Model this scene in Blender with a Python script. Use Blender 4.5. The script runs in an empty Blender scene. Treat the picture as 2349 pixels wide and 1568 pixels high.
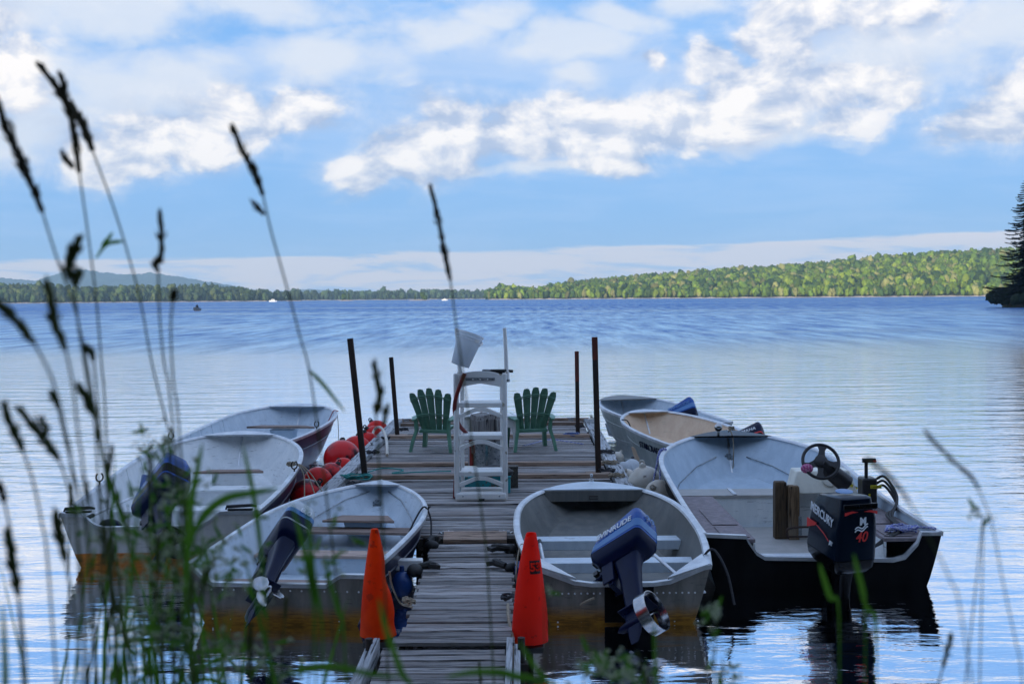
import bpy, bmesh, math, random
import numpy as np
from mathutils import Vector, Matrix, Euler
R = math.radians
random.seed(7); np.random.seed(7)
sc = bpy.context.scene
COL = sc.collection

# ---------------------------------------------------------------- camera
H = 2.8
cam_d = bpy.data.cameras.new('camera'); cam = bpy.data.objects.new('camera', cam_d); COL.objects.link(cam)
cam_d.sensor_width = 36; cam_d.lens = 45.2
cam_d.clip_start = 0.1; cam_d.clip_end = 30000
CAMR = Matrix.Rotation(R(0.437), 3, 'Z') @ Matrix.Rotation(R(90 - 1.98), 3, 'X') @ Matrix.Rotation(R(-0.45), 3, 'Z')
cam.matrix_world = Matrix.Translation((0, 0, H)) @ CAMR.to_4x4()
cam_d.dof.use_dof = True; cam_d.dof.focus_distance = 15.5; cam_d.dof.aperture_fstop = 4.6
sc.camera = cam
FPX = 2950.0
def ray(px, py):
    return CAMR @ Vector(((px - 1174.5) / FPX, -(py - 784.0) / FPX, -1.0))
def at(px, py, Y):
    r = ray(px, py); t = Y / r.y
    return Vector((r.x * t, Y, H + r.z * t))
def on_z(px, py, z):
    r = ray(px, py); t = (z - H) / r.z
    return Vector((r.x * t, r.y * t, z))

# ---------------------------------------------------------------- sun and exposure
SUN_EL, SUN_AZ = R(7.5), R(205)         # azimuth clockwise from +Y
sd = bpy.data.lights.new('sun', 'SUN'); sd.energy = 5.0; sd.angle = R(0.5); sd.color = (1.0, 0.86, 0.66)
sun = bpy.data.objects.new('sun', sd); COL.objects.link(sun)
sdir = Vector((math.sin(SUN_AZ) * math.cos(SUN_EL), math.cos(SUN_AZ) * math.cos(SUN_EL), math.sin(SUN_EL)))
sun.rotation_euler = sdir.to_track_quat('Z', 'Y').to_euler()
sc.view_settings.view_transform = 'Standard'; sc.view_settings.look = 'None'
sc.view_settings.exposure = 0.40; sc.view_settings.gamma = 1.0; sc.view_settings.use_curve_mapping = False

# ---------------------------------------------------------------- sky
world = bpy.data.worlds.new('World'); sc.world = world; world.use_nodes = True
nt = world.node_tree; nt.nodes.clear()
class NG:
    """tiny helper for building node trees"""
    def __init__(s, nt): s.nt = nt
    def n(s, t, **kw):
        nd = s.nt.nodes.new(t)
        for k, v in kw.items(): setattr(nd, k, v)
        return nd
    def put(s, sock, v):
        if isinstance(v, bpy.types.NodeSocket): s.nt.links.new(v, sock)
        elif v is not None:
            if hasattr(sock.default_value, '__len__') and not hasattr(v, '__len__'): v = (v,) * len(sock.default_value)
            if hasattr(sock.default_value, '__len__') and len(sock.default_value) == 4 and len(v) == 3: v = tuple(v) + (1,)
            sock.default_value = v
    def m(s, op, a, b=None, c=None, clamp=False):
        nd = s.n('ShaderNodeMath', operation=op, use_clamp=clamp)
        for i, v in enumerate((a, b, c)):
            if v is not None: s.put(nd.inputs[i], v)
        return nd.outputs[0]
    def v(s, op, a, b=None, sc=None):
        nd = s.n('ShaderNodeVectorMath', operation=op)
        s.put(nd.inputs[0], a)
        if b is not None: s.put(nd.inputs[1], b)
        if sc is not None: s.put(nd.inputs['Scale'], sc)
        return nd.outputs['Value'] if op in ('LENGTH', 'DOT_PRODUCT', 'DISTANCE') else nd.outputs[0]
    def noise(s, vec, scale, detail=5, rough=0.55, dist=0.0, lac=2.0):
        nd = s.n('ShaderNodeTexNoise'); nd.inputs['Scale'].default_value = scale; nd.inputs['Detail'].default_value = detail
        nd.inputs['Roughness'].default_value = rough; nd.inputs['Distortion'].default_value = dist; nd.inputs['Lacunarity'].default_value = lac
        if vec is not None: s.nt.links.new(vec, nd.inputs['Vector'])
        return nd.outputs[0]
    def mix(s, f, a, b, mode='MIX'):
        nd = s.n('ShaderNodeMix', data_type='RGBA', blend_type=mode)
        s.put(nd.inputs[0], f); s.put(nd.inputs[6], a); s.put(nd.inputs[7], b)
        return nd.outputs[2]
    def ss(s, x, lo, hi, olo=0.0, ohi=1.0):
        nd = s.n('ShaderNodeMapRange', interpolation_type='SMOOTHSTEP')
        s.put(nd.inputs[0], x); nd.inputs[1].default_value = lo; nd.inputs[2].default_value = hi
        nd.inputs[3].default_value = olo; nd.inputs[4].default_value = ohi
        return nd.outputs[0]
    def lin(s, x, lo, hi, olo=0.0, ohi=1.0):
        nd = s.n('ShaderNodeMapRange')
        s.put(nd.inputs[0], x); nd.inputs[1].default_value = lo; nd.inputs[2].default_value = hi
        nd.inputs[3].default_value = olo; nd.inputs[4].default_value = ohi
        return nd.outputs[0]
g = NG(nt)
tc = g.n('ShaderNodeTexCoord'); d = g.v('NORMALIZE', tc.outputs['Generated'])
sep = g.n('ShaderNodeSeparateXYZ'); nt.links.new(d, sep.inputs[0])
az = g.m('ARCTAN2', sep.outputs[0], sep.outputs[1]); el = g.m('ARCSINE', sep.outputs[2])
cmb = g.n('ShaderNodeCombineXYZ'); nt.links.new(az, cmb.inputs[0]); nt.links.new(el, cmb.inputs[1])
ae = cmb.outputs[0]
sky = g.n('ShaderNodeTexSky'); sky.sky_type = 'NISHITA'; sky.sun_disc = False
sky.sun_elevation = SUN_EL; sky.sun_rotation = SUN_AZ; sky.altitude = 500; sky.air_density = 1.0; sky.dust_density = 0.3; sky.ozone_density = 2.0
# 3D noise space on the direction, flattened so that clouds lie in layers
dz = g.v('MULTIPLY', d, (1.0, 1.0, 2.2))
dc = g.v('MULTIPLY', d, (1.0, 1.0, 1.6))
warpv = g.n('ShaderNodeTexNoise'); warpv.inputs['Scale'].default_value = 14; warpv.inputs['Detail'].default_value = 3
nt.links.new(dz, warpv.inputs['Vector'])
wv = g.v('SCALE', g.v('SUBTRACT', warpv.outputs['Color'], (0.5, 0.5, 0.5)), sc=0.035)
ew = g.v('ADD', ae, wv)
def BL(x, y, rx, ry):
    return ((x - 1197) / FPX, (682 - y) / FPX + 0.0105 * 0 , rx / FPX, ry / FPX)
def blobs(lst, vec):
    acc = None
    for (x, y, rx, ry) in lst:
        a, e, ra, re = BL(x, y, rx, ry)
        dd = g.v('MULTIPLY', g.v('SUBTRACT', vec, (a, e, 0)), (1 / ra, 1 / re, 0))
        l = g.v('LENGTH', dd); v = g.m('SUBTRACT', 1.0, l)
        acc = v if acc is None else g.m('MAXIMUM', acc, v)
    return acc
CUM = [(250, 372, 110, 62), (360, 340, 130, 72), (470, 322, 140, 72), (585, 288, 130, 72), (690, 255, 100, 58), (560, 240, 70, 40),
       (830, 402, 80, 42), (930, 372, 110, 62), (1050, 325, 130, 78), (1180, 315, 130, 72), (1310, 305, 130, 72), (1440, 300, 140, 74),
       (1560, 285, 130, 76), (1690, 255, 130, 72), (1800, 225, 120, 72), (1900, 225, 130, 62), (1990, 230, 110, 50), (1390, 385, 120, 24), (1930, 290, 80, 40),
       (2349, 290, 150, 90), (2240, 325, 130, 50), (2480, 300, 150, 90), (2680, 350, 160, 60),
       (1880, 60, 140, 70), (2010, 50, 150, 80), (1620, 175, 75, 46), (1500, 168, 40, 22), (1800, 120, 90, 50),
       (0, 130, 110, 110), (70, 180, 100, 80), (-120, 160, 160, 90), (-420, 330, 200, 60)]
SOFT = [(1050, 95, 170, 55), (1140, 60, 110, 45), (1440, 65, 150, 62), (1560, 30, 150, 50), (1330, 190, 120, 36), (450, 215, 230, 120), (300, 250, 240, 120), (60, 60, 260, 120), (100, 200, 230, 110),
        (620, 40, 300, 70), (1250, 390, 260, 30), (300, 60, 260, 90), (2050, 210, 110, 60), (110, 330, 220, 110), (2270, 120, 200, 80), (760, 130, 240, 90), (1300, 120, 300, 70), (2000, 150, 300, 110), (1720, 300, 260, 70)]
CUM = [(x, y, rx * 1.12, ry * 1.22) for x, y, rx, ry in CUM]; m_c = blobs(CUM, ew); m_s = blobs(SOFT, ew)
n1 = g.noise(dc, 19, 7, 0.57, 0.25)
off = g.v('ADD', dc, (-0.010, 0.0, 0.017))
n1b = g.noise(off, 19, 6, 0.57, 0.25)
n2 = g.noise(dz, 9, 6, 0.62, 0.6)
n3 = g.noise(g.v('MULTIPLY', d, (1.0, 1.0, 6.0)), 7, 6, 0.6, 0.4)
# cumulus elsewhere (outside the picture the same kind of sky goes on)
outside = g.m('MAXIMUM', g.ss(g.m('ABSOLUTE', az), 0.46, 0.62), g.ss(el, 0.26, 0.36))
gen = g.m('MULTIPLY', g.m('SUBTRACT', g.m('MULTIPLY', g.ss(n2, 0.52, 0.70), 0.9), g.m('MULTIPLY', g.m('SUBTRACT', 1, outside), 9)), 1.0)
mc = g.m('MAXIMUM', g.m('MAXIMUM', m_c, -0.9), gen)
dens = g.m('ADD', mc, g.m('MULTIPLY', g.m('SUBTRACT', n1, 0.5), 1.9))
a_c = g.m('ADD', g.m('MULTIPLY', g.ss(dens, -0.45, 0.30), 0.40), g.m('MULTIPLY', g.ss(dens, 0.02, 0.34), 0.60))
lit = g.m('ADD', 0.50, g.m('MULTIPLY', g.m('SUBTRACT', n1, n1b), 4.6), clamp=True)
lit = g.m('MULTIPLY_ADD', g.ss(dens, 0.15, 0.9), 0.32, g.m('MULTIPLY', lit, 0.80), clamp=True)
a_s = g.m('MULTIPLY', g.ss(g.m('ADD', m_s, g.m('MULTIPLY', g.m('SUBTRACT', n1, 0.5), 1.6)), -0.05, 0.75), 0.78)
# high veil, thicker with height, and thin streaks
veil = g.m('MULTIPLY', g.ss(g.m('ADD', el, g.m('MULTIPLY', g.m('SUBTRACT', n2, 0.5), 0.10)), 0.07, 0.20), 0.70)
veil = g.m('MULTIPLY', veil, g.ss(n3, 0.25, 0.60, 0.55, 1.0))
veil = g.m('MULTIPLY', veil, g.ss(g.m('ADD', el, g.m('MULTIPLY', g.m('SUBTRACT', n2, 0.5), 0.5)), 0.165, 0.25, 1.0, 0.05))
veil2 = g.m('MULTIPLY', g.ss(n3, 0.40, 0.66), 0.40)
# low bank: bright peach clouds just over the far shore with a crisp top
edge = g.m('MULTIPLY_ADD', az, 0.022, 0.038)
edge = g.m('MINIMUM', g.m('MAXIMUM', edge, 0.026), 0.052)
nlow = g.noise(g.v('MULTIPLY', d, (1.0, 1.0, 9.0)), 11, 7, 0.62, 0.5)
lowtop = g.ss(g.m('SUBTRACT', g.m('ADD', edge, g.m('MULTIPLY', g.m('SUBTRACT', nlow, 0.5), 0.012)), el), 0.0, 0.003)
low = g.m('MULTIPLY', lowtop, g.ss(g.m('ADD', nlow, g.m('MULTIPLY', el, 3.0)), 0.42, 0.60, 0.22, 1.0))
strength = 0.11
K = 1.0 / strength
base = g.mix(1.0, sky.outputs[0], (0.98, 1.08, 1.34, 1), 'MULTIPLY')
base = g.mix(0.86, base, (0.165 * K, 0.385 * K, 0.76 * K, 1))
base = g.mix(g.ss(el, 0.18, 0.45), base, (0.13 * K, 0.34 * K, 0.78 * K, 1))
base = g.mix(g.m('MULTIPLY', g.ss(el, 0.06, 0.0), 0.40), base, (0.34 * K, 0.56 * K, 0.84 * K, 1))
c = g.mix(veil2, base, (0.35 * K, 0.52 * K, 0.80 * K, 1))
c = g.mix(veil, c, (0.47 * K, 0.57 * K, 0.76 * K, 1))
c = g.mix(a_s, c, (0.68 * K, 0.70 * K, 0.74 * K, 1))
c = g.mix(low, c, (0.76 * K, 0.68 * K, 0.68 * K, 1))
ccol = g.mix(lit, (0.35 * K, 0.43 * K, 0.60 * K, 1), (0.90 * K, 0.85 * K, 0.81 * K, 1))
c = g.mix(g.m('MULTIPLY', a_c, 0.96), c, ccol)
# below the horizon: plain haze colour
c = g.mix(g.ss(el, 0.0, -0.03), c, (0.35 * K, 0.48 * K, 0.66 * K, 1))
bg = g.n('ShaderNodeBackground'); nt.links.new(c, bg.inputs[0]); bg.inputs[1].default_value = strength
wo = g.n('ShaderNodeOutputWorld'); nt.links.new(bg.outputs[0], wo.inputs[0])

# ---------------------------------------------------------------- helpers
def tag(o, label=None, cat=None, group=None, kind=None):
    if label: o['label'] = label
    if cat: o['category'] = cat
    if group: o['group'] = group
    if kind: o['kind'] = kind
    return o
def empty(name, loc=(0, 0, 0), rz=0.0, **kw):
    o = bpy.data.objects.new(name, None); COL.objects.link(o); o.location = loc; o.rotation_euler = (0, 0, rz)
    o.empty_display_size = 0.1
    return tag(o, **kw)
def rotm(rot): return Euler(rot, 'XYZ').to_matrix()
class MB:
    def __init__(s): s.v = []; s.f = []
    def add(s, vs, fs):
        b = len(s.v); s.v += [tuple(v) for v in vs]; s.f += [tuple(i + b for i in f) for f in fs]; return s
    def box(s, c, size, rot=(0, 0, 0), taper=None):
        M = rotm(rot); hx, hy, hz = size[0] / 2, size[1] / 2, size[2] / 2; vs = []
        for z in (-hz, hz):
            t = 1.0 if (taper is None or z < 0) else taper
            for x, y in ((-hx, -hy), (hx, -hy), (hx, hy), (-hx, hy)):
                vs.append(M @ Vector((x * t, y * t, z)) + Vector(c))
        return s.add(vs, [(3, 2, 1, 0), (4, 5, 6, 7), (0, 1, 5, 4), (1, 2, 6, 5), (2, 3, 7, 6), (3, 0, 4, 7)])
    def tube(s, pts, r, seg=8, cap=True, flat=None):
        pts = [Vector(p) for p in pts]; n = len(pts); rs = r if hasattr(r, '__len__') else [r] * n
        vs = []; up = None
        for i, p in enumerate(pts):
            t = (pts[min(i + 1, n - 1)] - pts[max(i - 1, 0)])
            if t.length < 1e-9: t = Vector((0, 0, 1))
            t.normalize()
            if up is None: up = Vector((0, 0, 1)) if abs(t.z) < 0.9 else Vector((1, 0, 0))
            a = t.cross(up)
            if a.length < 1e-6: a = t.cross(Vector((1, 0.1, 0)))
            a.normalize(); b = a.cross(t).normalized(); up = b
            for k in range(seg):
                th = 2 * math.pi * k / seg + (math.pi / seg if seg == 4 else 0)
                vs.append(p + (a * math.cos(th) * (flat[0] if flat else 1) + b * math.sin(th) * (flat[1] if flat else 1)) * rs[i])
        fs = []
        for i in range(n - 1):
            for k in range(seg):
                k2 = (k + 1) % seg
                fs.append((i * seg + k, i * seg + k2, (i + 1) * seg + k2, (i + 1) * seg + k))
        if cap: fs.append(tuple(range(seg - 1, -1, -1))); fs.append(tuple((n - 1) * seg + k for k in range(seg)))
        return s.add(vs, fs)
    def loft(s, rings, cap=True, closed=True):
        n = len(rings[0]); vs = [p for r_ in rings for p in r_]; fs = []
        for i in range(len(rings) - 1):
            for k in range(n if closed else n - 1):
                k2 = (k + 1) % n
                fs.append((i * n + k, i * n + k2, (i + 1) * n + k2, (i + 1) * n + k))
        if cap: fs.append(tuple(range(n - 1, -1, -1))); fs.append(tuple((len(rings) - 1) * n + k for k in range(n)))
        return s.add(vs, fs)
    def lathe(s, prof, seg=20, c=(0, 0, 0), M=None, cap=True):
        M = M or Matrix.Identity(3); rings = []
        for r_, z in prof:
            rings.append([M @ Vector((r_ * math.cos(2 * math.pi * k / seg), r_ * math.sin(2 * math.pi * k / seg), z)) + Vector(c) for k in range(seg)])
        return s.loft(rings, cap)
    def prism(s, outline, fn0, fn1):
        return s.loft([[fn0(*p) for p in outline], [fn1(*p) for p in outline]])
    def ball(s, c, r, seg=16, rings=10, sc3=(1, 1, 1)):
        prof = [(max(1e-4, math.sin(math.pi * i / rings)), -math.cos(math.pi * i / rings)) for i in range(rings + 1)]
        rr = [[Vector((a * math.cos(2 * math.pi * k / seg) * sc3[0] * r, a * math.sin(2 * math.pi * k / seg) * sc3[1] * r, z * sc3[2] * r)) + Vector(c) for k in range(seg)] for a, z in prof]
        return s.loft(rr)
    def xf(s, M):
        s.v = [tuple(M @ Vector(v)) for v in s.v]; return s
    def build(s, name, mat, parent=None, smooth=False, bevel=0, loc=None, rot=None, label=None):
        me = bpy.data.meshes.new(name); me.from_pydata([tuple(v) for v in s.v], [], s.f)
        mats = mat if isinstance(mat, (list, tuple)) else [mat]
        for m_ in mats: me.materials.append(m_)
        bm = bmesh.new(); bm.from_mesh(me); bmesh.ops.recalc_face_normals(bm, faces=bm.faces); bm.to_mesh(me); bm.free()
        if smooth:
            me.polygons.foreach_set('use_smooth', [True] * len(me.polygons))
            me.set_sharp_from_angle(angle=R(38))
        o = bpy.data.objects.new(name, me); COL.objects.link(o)
        if parent: o.parent = parent
        if loc: o.location = loc
        if rot: o.rotation_euler = rot
        if bevel:
            b = o.modifiers.new('bevel', 'BEVEL'); b.width = bevel; b.segments = 2; b.limit_method = 'ANGLE'; b.angle_limit = R(40)
            if not smooth:
                me.polygons.foreach_set('use_smooth', [True] * len(me.polygons)); me.set_sharp_from_angle(angle=R(38))
        if label: o['label'] = label
        return o
def bulk(name, V, F, mat, tint=None, smooth=False):
    """numpy mesh: V (n,3), F (m,k) with optional per-vertex tint"""
    me = bpy.data.meshes.new(name); k = F.shape[1]
    me.vertices.add(len(V)); me.vertices.foreach_set('co', V.astype(np.float32).ravel())
    me.loops.add(F.size); me.loops.foreach_set('vertex_index', F.astype(np.int32).ravel())
    me.polygons.add(len(F)); me.polygons.foreach_set('loop_start', np.arange(0, F.size, k, dtype=np.int32))
    if tint is not None:
        at_ = me.color_attributes.new('tint', 'FLOAT_COLOR', 'POINT')
        c4 = np.ones((len(V), 4), np.float32); c4[:, :3] = tint; at_.data.foreach_set('color', c4.ravel())
    if smooth: me.polygons.foreach_set('use_smooth', [True] * len(F))
    me.materials.append(mat); me.update(calc_edges=True); me.validate()
    o = bpy.data.objects.new(name, me); COL.objects.link(o)
    return o
def spline(pts, n=8):
    """Catmull-Rom through points"""
    P = [Vector(p) for p in pts]; P = [P[0] * 2 - P[1]] + P + [P[-1] * 2 - P[-2]]; out = []
    for i in range(1, len(P) - 2):
        for k in range(n):
            t = k / n; a, b, c_, d_ = P[i - 1], P[i], P[i + 1], P[i + 2]
            out.append(0.5 * ((2 * b) + (c_ - a) * t + (2 * a - 5 * b + 4 * c_ - d_) * t * t + (3 * b - a - 3 * c_ + d_) * t ** 3))
    out.append(P[-2]); return out
FONT = None
def text(name, s, size, mat, parent, M, ext=0.002, shear=0.0, bold=0.0, align='CENTER', sx=1.0):
    cu = bpy.data.curves.new('tmp', 'FONT'); cu.body = s; cu.size = size; cu.extrude = ext; cu.shear = shear; cu.offset = bold
    cu.align_x = align; cu.align_y = 'CENTER'; cu.resolution_u = 3
    o = bpy.data.objects.new('tmp', cu); COL.objects.link(o)
    dg = bpy.context.evaluated_depsgraph_get(); me = bpy.data.meshes.new_from_object(o.evaluated_get(dg))
    bpy.data.objects.remove(o); me.name = name; me.transform(Matrix.Diagonal((sx, 1, 1, 1))); me.transform(M)
    me.materials.clear(); me.materials.append(mat)
    ob = bpy.data.objects.new(name, me); COL.objects.link(ob); ob.parent = parent
    return ob
def frame(o, x, y):
    """matrix with origin o, x axis along x, y axis towards y, z = x cross y"""
    x = Vector(x).normalized(); z = x.cross(Vector(y)).normalized(); y = z.cross(x)
    return Matrix(((x.x, y.x, z.x, o[0]), (x.y, y.y, z.y, o[1]), (x.z, y.z, z.z, o[2]), (0, 0, 0, 1)))

# ---------------------------------------------------------------- materials
def newmat(name):
    m_ = bpy.data.materials.new(name); m_.use_nodes = True; t = m_.node_tree; t.nodes.clear(); q = NG(t)
    out = q.n('ShaderNodeOutputMaterial'); b = q.n('ShaderNodeBsdfPrincipled'); t.links.new(b.outputs[0], out.inputs[0])
    return m_, q, b, out
def simple(name, c1, c2=None, rough=0.5, metal=0.0, scale=4.0, stretch=(1, 1, 1), bump=0.0, bscale=None, lo=0.4, hi=0.65, spots=None, spec=0.5, coat=0.0, rvar=0.12):
    m_, q, b, out = newmat(name); t = m_.node_tree
    tcn = q.n('ShaderNodeTexCoord'); oi = q.n('ShaderNodeObjectInfo')
    vec = q.v('ADD', q.v('MULTIPLY', tcn.outputs['Object'], stretch), q.v('SCALE', (13.1, 7.7, 3.3), sc=oi.outputs['Random']))
    nz = q.noise(vec, scale, 6, 0.62)
    col = q.mix(q.ss(nz, lo, hi), tuple(c1) + (1,), tuple(c2 or c1) + (1,))
    if spots:
        ns = q.noise(vec, spots[1], 4, 0.6)
        col = q.mix(q.ss(ns, spots[2], spots[2] + 0.06), col, tuple(spots[0]) + (1,))
    t.links.new(col, b.inputs['Base Color'])
    q.put(b.inputs['Roughness'], q.m('MULTIPLY_ADD', nz, rvar, rough - rvar / 2)); b.inputs['Metallic'].default_value = metal
    b.inputs['Specular IOR Level'].default_value = spec; b.inputs['Coat Weight'].default_value = coat
    if bump:
        bn = q.n('ShaderNodeBump'); bn.inputs['Strength'].default_value = bump; bn.inputs['Distance'].default_value = 0.01
        t.links.new(q.noise(vec, bscale or scale * 4, 5, 0.6), bn.inputs['Height']); t.links.new(bn.outputs[0], b.inputs['Normal'])
    return m_
def translucent(m_, f, col):
    t = m_.node_tree; q = NG(t); out = [n for n in t.nodes if n.type == 'OUTPUT_MATERIAL'][0]; b = [n for n in t.nodes if n.type == 'BSDF_PRINCIPLED'][0]
    tr = q.n('ShaderNodeBsdfTranslucent'); tr.inputs[0].default_value = tuple(col) + (1,); ms = q.n('ShaderNodeMixShader'); ms.inputs[0].default_value = f
    t.links.new(b.outputs[0], ms.inputs[1]); t.links.new(tr.outputs[0], ms.inputs[2]); t.links.new(ms.outputs[0], out.inputs[0])
def hullmat(name, c1, c2, stripe=None, zb=0.14, dark=None, metal=0.0, rough=0.45, scratch=0.5, spec=0.5):
    """painted or bare aluminium with streaks, scratches and a stained or painted band near the waterline (object z)"""
    m_, q, b, out = newmat(name); t = m_.node_tree
    tcn = q.n('ShaderNodeTexCoord'); oi = q.n('ShaderNodeObjectInfo')
    base = q.v('ADD', tcn.outputs['Object'], q.v('SCALE', (3.1, 7.7, 0.0), sc=oi.outputs['Random']))
    nz = q.noise(q.v('MULTIPLY', base, (5, 5, 1.2)), 1.6, 7, 0.65)
    col = q.mix(q.ss(nz, 0.35, 0.68), tuple(c1) + (1,), tuple(c2) + (1,))
    ns = q.noise(q.v('MULTIPLY', base, (1.2, 1.2, 9)), 5, 5, 0.7)
    col = q.mix(q.m('MULTIPLY', q.ss(ns, 0.58, 0.70), scratch), col, tuple(x * 0.35 for x in c1) + (1,))
    if stripe:
        sp = q.n('ShaderNodeSeparateXYZ'); t.links.new(tcn.outputs['Object'], sp.inputs[0])
        zz = q.m('ADD', sp.outputs[2], q.m('MULTIPLY', q.m('SUBTRACT', nz, 0.5), 0.05 if dark else 0.02))
        st = q.mix(q.ss(ns, 0.40, 0.65), tuple(stripe) + (1,), tuple(x * 0.45 for x in stripe) + (1,))
        col = q.mix(q.ss(zz, zb + (0.10 if dark else 0.006), zb - (0.06 if dark else 0.006)), col, st)
    t.links.new(col, b.inputs['Base Color'])
    q.put(b.inputs['Roughness'], q.m('MULTIPLY_ADD', nz, 0.25, rough - 0.12)); b.inputs['Metallic'].default_value = metal
    b.inputs['Specular IOR Level'].default_value = spec
    bn = q.n('ShaderNodeBump'); bn.inputs['Strength'].default_value = 0.25; bn.inputs['Distance'].default_value = 0.01
    t.links.new(q.noise(base, 3.0, 3, 0.5), bn.inputs['Height']); t.links.new(bn.outputs[0], b.inputs['Normal'])
    return m_
def woodmat(name, c1, c2, c3, axis=0, rough=0.75):
    """weathered board: grain along the given axis, dark cracks, per board tone"""
    m_, q, b, out = newmat(name); t = m_.node_tree
    tcn = q.n('ShaderNodeTexCoord'); oi = q.n('ShaderNodeObjectInfo')
    vec = q.v('ADD', tcn.outputs['Object'], q.v('SCALE', (11.0, 17.0, 5.0), sc=oi.outputs['Random']))
    st = [24, 24, 24]; st[axis] = 1.3
    gr = q.noise(q.v('MULTIPLY', vec, tuple(st)), 2.2, 7, 0.7, 0.2)
    st2 = [5, 5, 5]; st2[axis] = 1.4
    bl = q.noise(q.v('MULTIPLY', vec, tuple(st2)), 1.0, 4, 0.6)
    col = q.mix(q.ss(gr, 0.30, 0.60), tuple(c1) + (1,), tuple(c2) + (1,))
    col = q.mix(q.ss(bl, 0.50, 0.72), col, tuple(c3) + (1,))
    tone = q.m('MULTIPLY_ADD', oi.outputs['Random'], 0.85, 0.52)
    col = q.mix(1.0, col, q.n('ShaderNodeCombineColor').outputs[0], 'MULTIPLY') if False else q.v('SCALE', col, sc=tone)
    st3 = [30, 30, 30]; st3[axis] = 1.1
    cr = q.noise(q.v('MULTIPLY', vec, tuple(st3)), 1.6, 3, 0.5)
    col = q.mix(q.ss(cr, 0.585, 0.64), col, tuple(x * 0.15 for x in c1) + (1,))
    t.links.new(col, b.inputs['Base Color']); q.put(b.inputs['Roughness'], q.m('MULTIPLY_ADD', gr, 0.25, rough - 0.12))
    b.inputs['Specular IOR Level'].default_value = 0.35
    bn = q.n('ShaderNodeBump'); bn.inputs['Strength'].default_value = 0.7; bn.inputs['Distance'].default_value = 0.004
    t.links.new(gr, bn.inputs['Height']); t.links.new(bn.outputs[0], b.inputs['Normal'])
    return m_
MT = {}
MT['plank'] = woodmat('weathered_plank', (0.10, 0.092, 0.09), (0.38, 0.36, 0.35), (0.25, 0.21, 0.19))
MT['plank_brown'] = woodmat('brown_plank', (0.14, 0.09, 0.06), (0.36, 0.26, 0.20), (0.24, 0.18, 0.14))
MT['beam'] = woodmat('beam_paint', (0.13, 0.135, 0.14), (0.40, 0.42, 0.44), (0.22, 0.22, 0.21), axis=1)
MT['darkwood'] = woodmat('dark_beam', (0.03, 0.026, 0.022), (0.08, 0.07, 0.06), (0.05, 0.045, 0.04), axis=1)
MT['pilewood'] = woodmat('piling_wood', (0.07, 0.065, 0.06), (0.26, 0.25, 0.24), (0.13, 0.12, 0.115), axis=2)
MT['postwood'] = woodmat('boat_post_wood', (0.05, 0.028, 0.014), (0.17, 0.11, 0.06), (0.16, 0.13, 0.10), axis=2)
MT['seatwood'] = woodmat('seat_board', (0.26, 0.18, 0.14), (0.42, 0.31, 0.26), (0.34, 0.25, 0.21))
MT['oldwood'] = woodmat('old_seat_board', (0.14, 0.10, 0.08), (0.26, 0.20, 0.17), (0.19, 0.14, 0.12))
MT['alu'] = simple('rail_aluminium', (0.55, 0.57, 0.60), (0.72, 0.74, 0.76), 0.38, 0.6, 6, bump=0.1)
MT['steel'] = simple('stainless', (0.36, 0.37, 0.39), (0.55, 0.54, 0.53), 0.22, 1.0, 5)
MT['galv'] = simple('galvanised', (0.26, 0.29, 0.31), (0.42, 0.45, 0.47), 0.42, 0.7, 14, spots=((0.12, 0.13, 0.14), 40, 0.56))
MT['black'] = simple('black_plastic', (0.012, 0.012, 0.014), (0.02, 0.02, 0.022), 0.38, 0, 6)
MT['rubber'] = simple('black_rubber', (0.018, 0.018, 0.018), (0.03, 0.03, 0.03), 0.65, 0, 20)
MT['iron'] = simple('rusty_post', (0.022, 0.017, 0.014), (0.045, 0.024, 0.017), 0.7, 0.2, 5, (1, 1, 0.3), bump=0.4)
MT['white'] = simple('white_plastic', (0.88, 0.88, 0.86), (0.80, 0.80, 0.78), 0.42, 0, 3, bump=0.08, spots=((0.40, 0.36, 0.27), 7, 0.63))
MT['pail'] = simple('pail_plastic', (0.74, 0.77, 0.80), (0.66, 0.70, 0.74), 0.35, 0, 3)
MT['green'] = simple('green_resin', (0.085, 0.22, 0.145), (0.12, 0.28, 0.19), 0.42, 0, 5, bump=0.1)
MT['red'] = simple('red_buoy', (0.85, 0.014, 0.010), (0.60, 0.008, 0.010), 0.30, 0, 3, spots=((0.05, 0.01, 0.01), 9, 0.64), bump=0.1, spec=.3)
MT['darkred'] = simple('dark_buoy', (0.05, 0.008, 0.012), (0.65, 0.012, 0.014), 0.30, 0, 1.6, lo=0.47, hi=0.56, spec=.3)
MT['whitebuoy'] = simple('white_buoy', (0.62, 0.58, 0.50), (0.50, 0.44, 0.36), 0.45, 0, 3, spots=((0.18, 0.15, 0.12), 8, 0.62), bump=0.1)
MT['hose'] = simple('red_hose', (0.22, 0.015, 0.012), (0.14, 0.012, 0.01), 0.4, 0, 8)
MT['cone_o'] = simple('orange_cone', (0.95, 0.075, 0.002), (0.72, 0.04, 0.002), 0.6, 0, 4, spots=((0.22, 0.035, 0.01), 12, 0.60), bump=0.2, spec=.2)
MT['cone_r'] = simple('red_cone', (1.0, 0.035, 0.015), (0.95, 0.025, 0.012), 0.6, 0, 4, spots=((0.35, 0.02, 0.01), 16, 0.62), bump=0.15, spec=.25)
translucent(MT['cone_o'], .45, (1.0, .16, .01)); translucent(MT['cone_r'], .45, (1.0, .07, .03)); translucent(MT['red'], .30, (1.0, .04, .03)); translucent(MT['pail'], .5, (.9, .93, .95))
MT['turq'] = simple('turquoise_paint', (0.02, 0.34, 0.38), (0.04, 0.24, 0.28), 0.5, 0, 5, spots=((0.10, 0.09, 0.07), 9, 0.58))
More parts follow.
